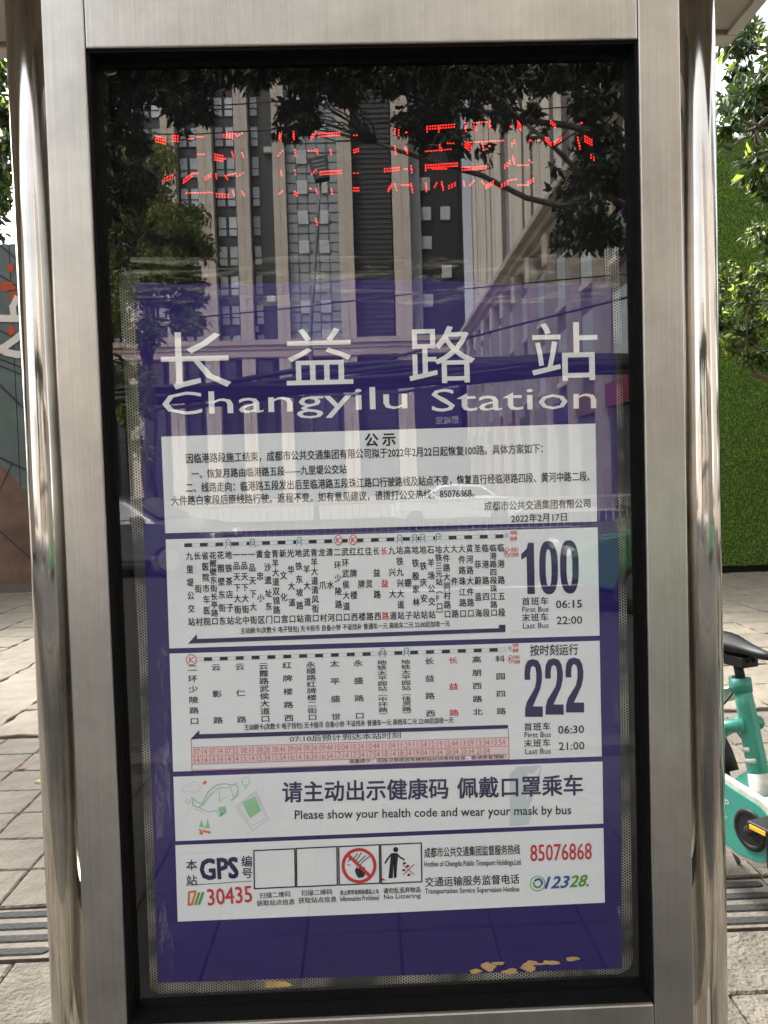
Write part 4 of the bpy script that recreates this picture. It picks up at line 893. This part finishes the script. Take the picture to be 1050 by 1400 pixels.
    B(MB().tube([(-.10, -.04, .70), (-.16, -.05, .62), (-.21, -.05, .50), (-.27, -.05, .46)], .004, 6), 'lock_cable', DKP, sm=True)
    for k, (bx_, bz_) in enumerate(((-.20, .545), (-.225, .50), (-.21, .45))): B(MB().tube([(bx_, -.055, bz_), (bx_, -.066, bz_)], .008, 8), 'bolt', ALU, sm=False)
    B(MB().box(-.165, -.15, -.03, .03, .655, .70), 'number_tag', WHITE)
    # chain guard on the right (drive) side: white rim, teal face, lettering
    YG = -.062
    def outline(gr):
        pts = []
        for i in range(19): a = R(-100+190*i/18); pts.append(((.105+gr)*math.cos(a), .275+(.105+gr)*math.sin(a)))
        pts += [(-.16, .405+gr), (-.34, .395+gr*.9), (-.47, .345+gr*.6), (-.495-gr, .30), (-.46, .255-gr*.6), (-.2, .195-gr*.7), (-.05, .165-gr)]
        return pts
    cg = B(MB().prism(outline(.014), YG-.004, YG+.022), 'chain_guard', WHITE, bev=.006)
    B(MB().prism(outline(-.006), YG-.010, YG-.0045), 'guard_face', TEALD, cg, bev=.002)
    B(MB().torus((0, YG-.012, .275), .058, .010, n=30, sq=.5), 'crank_ring', DKP, cg, True)
    B(MB().tube([(0, YG-.0105, .275), (0, YG-.014, .275)], .056, 28, up=(0, 0, 1)), 'chain_wheel', DKP, cg)
    for txt, cx_, cz_, w_, h_ in (('下载APP', -.165, .335, .15, .036), ('骑行更便宜', -.175, .275, .15, .036)):
        Vg, Fg = glyph(txt); lo, hi = Vg.min(0), Vg.max(0); Q = (Vg-lo)/(hi-lo)-.5
        link('lettering', raw('lettering', [(cx_+a*w_+b*h_*.2, YG-.0112, cz_+b*h_-a*w_*.12) for a, b in Q], Fg), WHITE, cg, True)
    cr = B(MB().tube([(0, YG-.02, .275), (.06, YG-.03, .308), (.145, YG-.035, .355)], [.017, .013, .011], 10), 'crank', DKP, sm=True)
    pd = B(MB().box(.10, .19, YG-.130, YG-.040, .343, .369), 'pedal', DKP, cr, bev=.005)
    B(MB().box(.115, .175, YG-.1335, YG-.1305, .350, .363).box(.1905, .1925, YG-.112, YG-.062, .350, .363), 'reflector', AMB, pd)
    c2 = B(MB().tube([(0, .05, .275), (-.06, .065, .25), (-.145, .075, .195)], [.017, .013, .011], 10), 'crank', DKP, sm=True)
    B(MB().box(-.19, -.10, .08, .17, .182, .208), 'pedal', DKP, c2, bev=.005)
    # handlebar, stem, basket, lamp
    B(MB().tube([(.50, 0, .78), (.47, 0, 1.0)], .018, 12), 'stem', DKP, sm=True)
    hb = B(MB().tube([(.34, -.29, 1.03), (.42, -.22, 1.02), (.47, 0, 1.0), (.42, .22, 1.02), (.34, .29, 1.03)], .012, 10), 'handlebar', ALU, sm=True)
    [B(MB().tube([(.34, s*.29, 1.03), (.40, s*.235, 1.02)], .018, 10), 'grip', RUB, hb, True) for s in (-1, 1)]
    bk = MB()
    for k in range(9): bk.box(.56, .80, -.15+k*.0375-.002, -.15+k*.0375+.002, .70, .704); 
    for k in range(7): bk.box(.56+k*.04-.002, .56+k*.04+.002, -.152, -.148, .70, .92).box(.56+k*.04-.002, .56+k*.04+.002, .148, .152, .70, .92)
    for k in range(9): bk.box(.798, .802, -.15+k*.0375-.002, -.15+k*.0375+.002, .70, .92)
    for z in (.70, .78, .85, .92): bk.box(.553, .808, -.157, -.152, z, z+.008).box(.553, .808, .152, .157, z, z+.008).box(.802, .808, -.152, .152, z, z+.008).box(.553, .558, -.152, .152, z, z+.008)
    B(bk, 'basket', DKP); B(MB().box(.80, .83, -.03, .03, .74, .79), 'lamp', WHITE, bev=.006)
    return t
bike = bicycle('teal shared bicycle with black saddle and amber pedal reflector beside the right post', 'teal shared bicycles parked behind the stop')
def copy_tree(o, parent=None):
    c = o.copy(); COL.objects.link(c)
    if parent is not None:
        c.parent = parent; c.matrix_parent_inverse = o.matrix_parent_inverse.copy()
    for ch in [x for x in o.children]: copy_tree(ch, c)
    return c
def place_bike(b, x, D, deg): b.location = (x, D-1.25, 0); b.rotation_euler = (0, 0, R(-deg))
place_bike(bike, BX, BD, BA)
b2 = copy_tree(bike); b2['label'] = 'teal shared bicycle of which only a dark tyre shows at the right picture edge'; place_bike(b2, 1.553, 1.66, 62)
b3 = copy_tree(bike); b3['label'] = 'third teal shared bicycle, parked farther right out beyond the others'; place_bike(b3, 2.6, 2.7, 66)

# ------------------------------------------------------------------ the street seen in the glass
STONE = mat('facade_stone', (.50, .45, .39), .8, var=.12, vscale=.35, bump=.2, bscale=3)
RIBD = mat('rib_shaft', (.17, .152, .135), .8, var=.2, vscale=.5); STONEL = mat('pale_stone', (.68, .63, .55), .75, var=.08, vscale=.5)
STONE2 = mat('podium_stone', (.44, .37, .32), .8, var=.15, vscale=.4)
DGREY = mat('dark_spandrel', (.035, .036, .037), .5, var=.2, vscale=.8)
LOUV = mat('louvre_dark', (.022, .023, .024), .6)
PANE = mat('window_pane', (.42, .47, .50), .3, spec=.9, rnd=.28, var=.15, vscale=.5)  # pale base colour stands in for sky mirrored in the panes
CURT = mat('curtain_glass', (.27, .30, .31), .25, spec=.9, var=.15, vscale=.5)
WPANE = mat('white_sash', (.66, .68, .70), .3)
MULL = mat('mullion', (.04, .043, .045), .5)
DB = 80.0
def X_(px, py=280): return street(px, py, DB).x
def Z_(py, px=330): return street(px, py, DB).z
YB = 1.25-DB
tower = thing('tower_block', 'tall stone faced tower with slim pilasters and small square windows mirrored in the glass', 'building', (0, YB, 0))
FL = (Z_(209)-Z_(455))/6; ZT = Z_(455)        # storey height and the head of the lowest tower window
ztop = ZT+FL*17
MB().box(X_(100), X_(535), YB-8, YB-.9, 0, ztop).build('core', DGREY, tower)
MB().box(X_(535), 10.9, YB-8, YB-2.5, 0, ztop).build('core', LOUV, tower)
def pil(a, b, z0=0, dep=.45, m=STONE, n='pilaster', y=YB, z1=None):
    o = MB().box(X_(a), X_(b), y-.9+.002, y+dep, z0, z1 or ztop).build(n, m, tower)
    g_ = MB(); xx = (X_(a)+X_(b))/2
    g_.box(xx-.04, xx+.04, y+dep+.002, y+dep+.05, z0, z1 or ztop)
    for k in range(int(((z1 or ztop)-z0)/1.05)): g_.box(X_(a)-.002, X_(b)+.002, y+dep+.002, y+dep+.006, z0+1.05*k, z0+1.05*k+.03)
    tag(g_.build('joint_line', STONE2, o), kind='stuff')
for a, b in ((120, 142), (168, 190), (224, 243), (273, 293), (324, 342), (375, 392), (462, 482)): pil(a, b)
pil(537, 560, dep=.3)
# paired windows
def window_mesh(w, h):
    mb = MB(); mb.cm = 0; t = .07
    mb.box(0, w, 0, .10, 0, t).box(0, w, 0, .10, h-t, h).box(0, t, 0, .10, t, h-t).box(w-t, w, 0, .10, t, h-t).box(t, w-t, 0, .10, h*.36, h*.36+t*1.3)
    mb.cm = 1; mb.box(t, w-t, .0, .03, t, h*.36).box(t, w-t, .0, .03, h*.36+t*1.3, h-t)
    me = raw('window', mb.v, mb.f, False, mb.m); me.materials.append(MULL); me.materials.append(PANE); return me
WH = FL*28/41
for a, b in ((142, 168), (190, 224), (243, 273), (293, 324), (342, 358)):
    x0, x1 = sorted((X_(a), X_(b))); nw = 2 if b-a > 20 else 1; w = (x1-x0-.25)/nw-.10; me = window_mesh(w, WH)
    for k in range(17):
        for j in range(nw):
            o = link('window', me, None, tower, True); o.matrix_parent_inverse = Matrix.Translation(-tower.location); o.location = (x0+.12+j*(w+.14), YB-.87, ZT-WH+k*FL)
acm = MB().box(0, .8, 0, .4, 0, .55); acme = raw('air_conditioner', acm.v, acm.f); acme.materials.append(mat('ac_white', (.5, .5, .48), .6))
rq = random.Random(8)
for a, b in ((190, 224), (243, 273), (293, 324), (342, 358)):
    for k in rq.sample(range(1, 15), 5):
        o = link('air_conditioner', acme, None, tower, True); o.matrix_parent_inverse = Matrix.Translation(-tower.location); o.location = (X_(b)+rq.uniform(.1, .9), YB-.86, ZT-WH+k*FL-.72)
# curtain wall bay
x0, x1 = X_(392), X_(462)
MB().box(x0, x1, YB-.85, YB-.35, Z_(470), ztop).build('curtain_wall', CURT, tower)
mu = MB()
for k in range(6): mu.box(x0+(x1-x0)*k/5-.035, x0+(x1-x0)*k/5+.035, YB-.347, YB-.25, Z_(470), ztop)
for k in range(18):
    for f in (0, .36, .68): mu.box(x0, x1, YB-.346, YB-.28, ZT-WH+(k+f)*FL-.035, ZT-WH+(k+f)*FL+.035)
mu.build('mullions', MULL, tower)
sash = MB().box(0, 1.0, 0, .12, 0, 1.25)
sm = raw('open_sash', sash.v, sash.f); sm.materials.append(WPANE)
def put_sash(x, z, y=YB-.24):
    o = link('open_sash', sm, None, tower, True); o.matrix_parent_inverse = Matrix.Translation(-tower.location); o.location = (x, y, z); o.rotation_euler = (R(-14), 0, 0)
for k in range(11):
    if k in (2,): continue
    put_sash(x0+(x1-x0)/5+.05, ZT-WH*.55+k*FL)
    if k != 6: put_sash(x0+(x1-x0)*3/5+.05, ZT-WH*.55+k*FL)
# dark recess with fine louvres, then the glass strip and louvred wall
lv = MB()
for k in range(int(ztop/.5)): lv.box(X_(482), X_(537), YB-.885, YB-.80, k*.5, k*.5+.10)
tag(lv.build('louvres', MULL, tower), kind='stuff')
MB().box(X_(560), X_(576), YB-1.6, YB-1.2, Z_(470), ztop).build('glass_strip', CURT, tower)
lv = MB()
for k in range(14): xx = X_(577)+(X_(628)-X_(577))*k/13; lv.box(xx-.09, xx+.09, YB-2.48, YB-2.1, 0, ztop)
tag(lv.build('vertical_fins', DGREY, tower), kind='stuff')
for k in (3, 4, 5, 1): put_sash(X_(577), ZT-WH*.2+k*FL, YB-2.0)
for k in (4, 2): put_sash(X_(604), ZT-WH*.2+k*FL, YB-2.0)
# podium cornices, sign boards, shop fronts
for za, zb_, dp in ((Z_(474), Z_(467), .95), (Z_(480), Z_(474.2), .75), (Z_(490), Z_(480.2), .62)):
    MB().box(X_(100), 10.6, YB-.88, YB+dp, za, zb_).build('cornice', STONE2, tower)
for a, b in ((142, 168), (190, 224), (243, 273), (293, 324), (342, 375), (392, 462), (560, 630)):
    xa, xb = X_(a, 560), X_(b, 560); mb = MB(); mb.box(xa, xb, YB-.86, YB-.6, 0, Z_(492)).build('shop_glazing', mat('shop_glass', (.035, .04, .05), .15, spec=.8), tower)
    mb = MB(); n = max(2, int((xb-xa)/1.1))
    for i in range(n+1): mb.box(xa+(xb-xa)*i/n-.04, xa+(xb-xa)*i/n+.04, YB-.598, YB-.5, 0, Z_(492))
    for z in (Z_(600), Z_(565), Z_(528), Z_(510)): mb.box(xa, xb, YB-.597, YB-.52, z-.05, z+.05)
    mb.build('shop_mullions', MULL, tower)
sgn = lambda xa, xb, za, zb_, col, nm: MB().box(min(xa, xb), max(xa, xb), YB+.5, YB+.75, za, zb_).build('sign_board', mat(nm, col, .5), tower)
xa, xb = X_(566, 550), X_(629, 550); s1 = sgn(xa, xb, Z_(584, 600), Z_(519, 600), (.012, .014, .03), 'board_navy')
LT = mat('board_letter', (.5, .52, .55), .5)
wall_text('北京丰融5F', (X_(572, 525)+X_(628, 525))/2, YB+.76, Z_(527, 600), 3.9, .72, '+y', LT, s1); wall_text('思峻堂', (X_(594, 575)+X_(627, 575))/2, YB+.76, Z_(575, 600), 2.3, .75, '+y', LT, s1)
xa, xb = X_(308, 538), X_(370, 538); s2 = sgn(xa, xb, Z_(546, 340), Z_(530, 340), (.02, .018, .03), 'board_dark')
fl = MB()
for i in range(5): fl.tube([(X_(317, 538)+.30*math.cos(R(72*i+18)), YB+.78, Z_(538, 340)+.30*math.sin(R(72*i+18))), (X_(317, 538), YB+.80, Z_(538, 340))], [.17, .1], 8)
fl.build('flower_emblem', mat('flower_orange', (.6, .22, .06), .5), s2)
s3 = MB().tube([(X_(413, 537), YB+.5, Z_(536, 413)), (X_(413, 537), YB+.8, Z_(536, 413))], .50, 28, up=(0, 0, 1)).build('round_sign', mat('board_pale', (.5, .42, .36), .5), tower)
MB().torus((X_(413, 537), YB+.82, Z_(536, 413)), .25, .07, n=20).build('round_emblem', mat('emblem_dark', (.1, .1, .1), .5), s3)

# wing running away from the street on the right
wing = thing('wing_building', 'stone wing with close vertical ribs and bracketed cornice receding at the right', 'building', (10.2, -50, 0))
WX = 10.2; ZCOR = 15.6
MB().box(WX+.5, WX+16, -78.6, -25.5, 0, ZCOR-.6).build('podium_wall', mat('podium_dark', (.13, .115, .10), .7, var=.3, vscale=.5), wing)
for z0, z1, ex in ((ZCOR-.9, ZCOR-.45, .25), (ZCOR-.44, ZCOR-.05, .6), (ZCOR-.04, ZCOR+.35, 1.0)):
    MB().box(WX-ex+.5, WX+15.9, -78.5, -25.4, z0, z1).build('cornice', STONE, wing)
MB().box(WX+1.6, WX+15.8, -78.4, -25.6, ZCOR+.36, 62).build('tower_wall', mat('recess_stone', (.20, .18, .16), .7, var=.2, vscale=.6), wing)
for k in range(20):
    y = -26.4-k*2.65
    if k % 7 == 5: MB().box(WX+1.2, WX+1.59, y-1.6, y-.1, ZCOR+.4, 61.9).build('glass_bay', CURT, wing); continue
    p_ = MB().box(WX+.98, WX+1.598, y-.42, y+.42, ZCOR+.37, 61.9).build('rib', RIBD, wing)
    MB().box(WX+.70, WX+.978, y-.30, y+.30, ZCOR+.37, 61.8).build('rib_nose', STONEL, p_)
    if k % 3 == 1: MB().box(WX+.50, WX+.698, y-.2, y+.2, ZCOR+.37, 61.7).build('rib_nose', STONEL, p_)
for k in range(11):
    y = -28.5-k*4.6
    MB().box(WX+.05, WX+.498, y-.55, y+.55, 0, ZCOR-.92).build('pilaster', mat('pilaster_grey', (.30, .265, .23), .8, var=.2, vscale=.6), wing)
    f_ = MB().box(WX+.3, WX+.497, y-3.7, y-.9, .2, 4.2).build('shop_front', mat('shop_glass', (.035, .04, .05), .15), wing)
    MB().box(WX+.1, WX+.496, y-3.8, y-.8, 4.3, 5.3).build('shop_sign', mat('sign_%d' % (k % 5), ((.16, .02, .045), (.17, .08, .03), (.025, .03, .09), (.2, .2, .19), (.04, .09, .05))[k % 5], .5), wing)
    for zz in (6.4, 10.4):
        me = MB().box(WX+.34, WX+.495, y-3.3, y-1.3, zz, zz+2.6).build('window', PANE, wing)
        MB().box(WX+.25, WX+.494, y-3.5, y-1.1, zz-.25, zz-.003).build('sill', STONE, me)
    MB().box(WX-.12, WX+.3, y-.25, y+.25, ZCOR-2.6, ZCOR-.93).build('bracket', STONE, wing)
lt = MB().box(WX-.35, WX+.04, -31.2, -30.6, 11.9, 13.4).build('wall_lantern', mat('lantern', (.5, .40, .25), .5), wing)
# blocks farther out left, so the street goes on
for i, (x0, x1, yb, h, lb) in enumerate(((-70, -40, -74, 34, 'grey apartment block down the street to the left'), (-36, -29.5, -70, 22, 'lower beige block next to the mirrored tower'), (30, 62, -60, 40, 'pale office block across the street on the far right'), (19, 34, -1, 26, 'beige block standing on the near side of the road to the right'), (-34, -18, 4, 20, 'low beige block beyond the shelter to the left'))):
    bt = thing('street_block', lb, 'building', ((x0+x1)/2, yb, 0))
    MB().box(x0, x1, yb-12, yb, 0, h).build('wall', (STONE2, STONE2, STONE, STONE2, STONE2)[i], bt)
    wm = window_mesh(1.5, 1.9)
    for zz in range(int(h/3.2)-1):
        for xx in range(int((x1-x0)/3.2)):
            o = link('window', wm, None, bt, True); o.matrix_parent_inverse = Matrix.Translation(-bt.location); o.location = (x0+.8+xx*3.2, yb+.003, 1.5+zz*3.2)
# street lamp
lx = street(430, 620, 30); lh = street(438, 236, 30)
lamp = thing('street_lamp', 'tall grey street lamp with a flat slotted head in the reflection', 'street lamp', (lx.x, lx.y, 0))
MB().tube([(lx.x, lx.y, 0), (lx.x-.02, lx.y, 7), (lh.x-.12, lx.y+.1, lh.z-1.4), (lh.x, lx.y+.3, lh.z-.45)], [.11, .08, .06, .05], 12).build('pole', mat('lamp_pole', (.22, .23, .24), .45, .4), lamp, smooth=True)
M4 = Matrix.Translation((lh.x, lx.y+.35, lh.z)) @ Matrix.Rotation(R(-10), 4, 'Y') @ Matrix.Rotation(R(12), 4, 'X') @ Matrix.Diagonal((1.15, 1, 1.2, 1))
hd = MB().add([tuple(M4 @ Vector(v)) for v in ((-.30, -.1, .42), (.30, -.1, .42), (.22, -.1, -.42), (-.22, -.1, -.42), (-.34, .08, .40), (.34, .08, .40), (.26, .08, -.36), (-.26, .08, -.36))], [(0, 1, 2, 3), (7, 6, 5, 4), (0, 4, 5, 1), (1, 5, 6, 2), (2, 6, 7, 3), (3, 7, 4, 0)]).build('lamp_head', DKP, lamp, bev=.03)
sl_ = MB()
for k in range(4): sl_.add([tuple(M4 @ Vector(v)) for v in ((-.2, .083, .22-k*.13), (.2, .083, .22-k*.13), (.2, .083, .27-k*.13), (-.2, .083, .27-k*.13))], [(0, 1, 2, 3)])
sl_.build('slot', mat('lamp_slot', (.16, .16, .16), .5), hd)
# overhead cables
CB = mat('cable_black', (.012, .012, .013), .6)
def cable(name, label, pts, D, r, cat='cable', group=None):
    P_ = [street(x, y, D) for x, y in pts]; a = P_[0]-(P_[1]-P_[0])*3; b = P_[-1]+(P_[-1]-P_[-2])*3
    q_ = [a]+P_+[b]; o = MB().tube([tuple(v) for v in q_], r, 8).build(name, CB, smooth=True); return tag(o, label, cat, group)
cable('cable', 'upper thin overhead cable crossing the mirrored windows', [(130, 142), (300, 144), (480, 131), (700, 116)], 22, .018)
cable('cable', 'second thin overhead cable just below the uppermost one', [(130, 182), (260, 184), (450, 172), (700, 152)], 22, .018)
cable('cable', 'thin overhead cable crossing the tower above the podium', [(200, 440), (370, 424), (560, 402), (840, 376)], 22, .02)
cable('cable', 'cable rising across the right wing of the reflection', [(600, 472), (700, 446), (850, 408)], 20, .03)
rq = random.Random(4)
bn = thing('cable_bundle', 'thick sagging bundle of black overhead cables behind the station name', 'cable bundle', V3(street(500, 520, 20)))
for k in range(14):
    o_ = rq.uniform(-12, 12); s_ = rq.uniform(-6, 6)
    pts = [(x, y+o_*(1+.8*math.sin(x*.01+k))+s_*math.sin(x/90+k)) for x, y in ((60, 552), (180, 545), (320, 533), (430, 524), (540, 516), (640, 508), (760, 500), (960, 490))]
    MB().tube([tuple(street(x, y, 20+rq.uniform(-.3, .3))) for x, y in pts], rq.choice((.03, .045, .07, .10)), 8).build('cable', CB, bn, smooth=True)
for x_, lb in ((-7.5, 'concrete utility pole carrying the cables, at the left'), (9.8, 'concrete utility pole carrying the cables, at the right')):
    up_ = thing('utility_pole', lb, 'utility pole', (x_*1.9, 1.25-20.6, -.15)); MB().tube([(x_*1.9, -19.35, -.15), (x_*1.9, -19.35, 9.5)], [.17, .11], 14).build('shaft', KERB, up_, smooth=True)
    MB().box(x_*1.9-.9, x_*1.9+.9, -19.5, -19.4, 4.4, 4.5).build('cross_arm', MULL, up_)
# cars
CGL = mat('car_glass', (.02, .022, .025), .08, spec=.9)
def car(label, col, loc, rz, rough=.25, sc=1.0):
    t = thing('car', label, 'car', loc, rz)
    pm = mat('paint_'+'_'.join('%02d' % int(c*99) for c in col), col, rough, coat=.8)
    prof = [(-2.25, .45), (-2.28, .75), (-2.1, .93), (-1.35, 1.0), (-.9, 1.36), (-.2, 1.47), (.55, 1.42), (1.2, 1.03), (1.95, .90), (2.2, .72), (2.24, .40), (1.75, .28), (-1.8, .28)]
    n = len(prof); V = []
    for s, in ((-1,), (1,)):
        for x, z in prof: V.append((x*sc, s*(.86 if z < 1.05 else .86-(z-1.05)*.55), z))
    me = raw('body', V, [tuple(range(n)), tuple(range(2*n-1, n-1, -1))]+[(i, i+n, (i+1) % n+n, (i+1) % n) for i in range(n)])
    o = link('body', me, pm, t, True); b = o.modifiers.new('bevel', 'BEVEL'); b.width = .06; b.segments = 3; b.limit_method = 'ANGLE'; b.angle_limit = R(35)
    for s in (-1, 1):
        for pts in ([(-1.15, 1.06), (-.82, 1.32), (-.15, 1.39), (-.15, 1.05)], [(-.08, 1.05), (-.08, 1.39), (.5, 1.35), (1.0, 1.05)]):
            V = [(x*sc, s*(.872-(z-1.05)*.55), z) for x, z in pts]; link('side_window', raw('side_window', V, [(0, 1, 2, 3) if s > 0 else (3, 2, 1, 0)]), CGL, t, True)
        for x in (-1.4, 1.4):
            w_ = MB().torus((x*sc, s*.80, .33), .245, .085, n=28, sq=1.0).build('wheel', RUB, t, True, True)
            MB().tube([(x*sc, s*.78, .33), (x*sc, s*.875, .33)], .20, 20, up=(0, 0, 1)).build('rim', ALU, w_, False, True)
        MB().box(.75*sc, .95*sc, min(s*.88, s*1.0), max(s*.88, s*1.0), 1.0, 1.12).build('mirror', pm, t, False, True, .02)
        MB().box(2.13*sc, 2.235*sc, s*.62-.18, s*.62+.18, .66, .78).build('headlight', WPANE, t, False, True, .02)
        MB().box(-2.275*sc, -2.2*sc, s*.66-.15, s*.66+.15, .76, .90).build('tail_light', mat('tail_red', (.4, .01, .01), .3), t, False, True, .02)
    for a, c_ in (((.62, 1.385), (1.17, 1.06)), ((-.97, 1.32), (-1.33, 1.03))):
        V = [(a[0]*sc, -.62, a[1]+.018), (a[0]*sc, .62, a[1]+.018), (c_[0]*sc+.02, .78, c_[1]+.018), (c_[0]*sc+.02, -.78, c_[1]+.018)]; link('windscreen', raw('windscreen', V, [(0, 1, 2, 3)]), CGL, t, True)
    return t
wc = street(622, 690, 27); car('white sedan passing on the far lanes, mirrored in the notice sheet', (.72, .72, .72), (wc.x, wc.y, -.15), math.pi)
dc = street(200, 700, 15); car('dark grey sedan parked at the left of the reflection', (.10, .11, .12), (dc.x-.6, dc.y, -.15), .15)
gc = street(860, 790, 9.5); car('green taxi standing near the kerb at the right of the reflection', (.05, .15, .07), (gc.x+1.4, gc.y, -.15), math.pi+.1)
# far railing on the road
rl = thing('road_railing', 'white railing along the middle of the road, faint in the reflection', 'railing', (0, -24, -.15))
mb = MB()
for k in range(160): mb.box(-16+k*.2-.012, -16+k*.2+.012, -21.01, -20.99, -.10, .82)
tag(mb.build('bars', WHITE, rl), kind='stuff')
MB().box(-16, 16, -21.03, -20.97, .83, .89).box(-16, 16, -21.02, -20.98, .0, .04).build('top_bar', WHITE, rl)
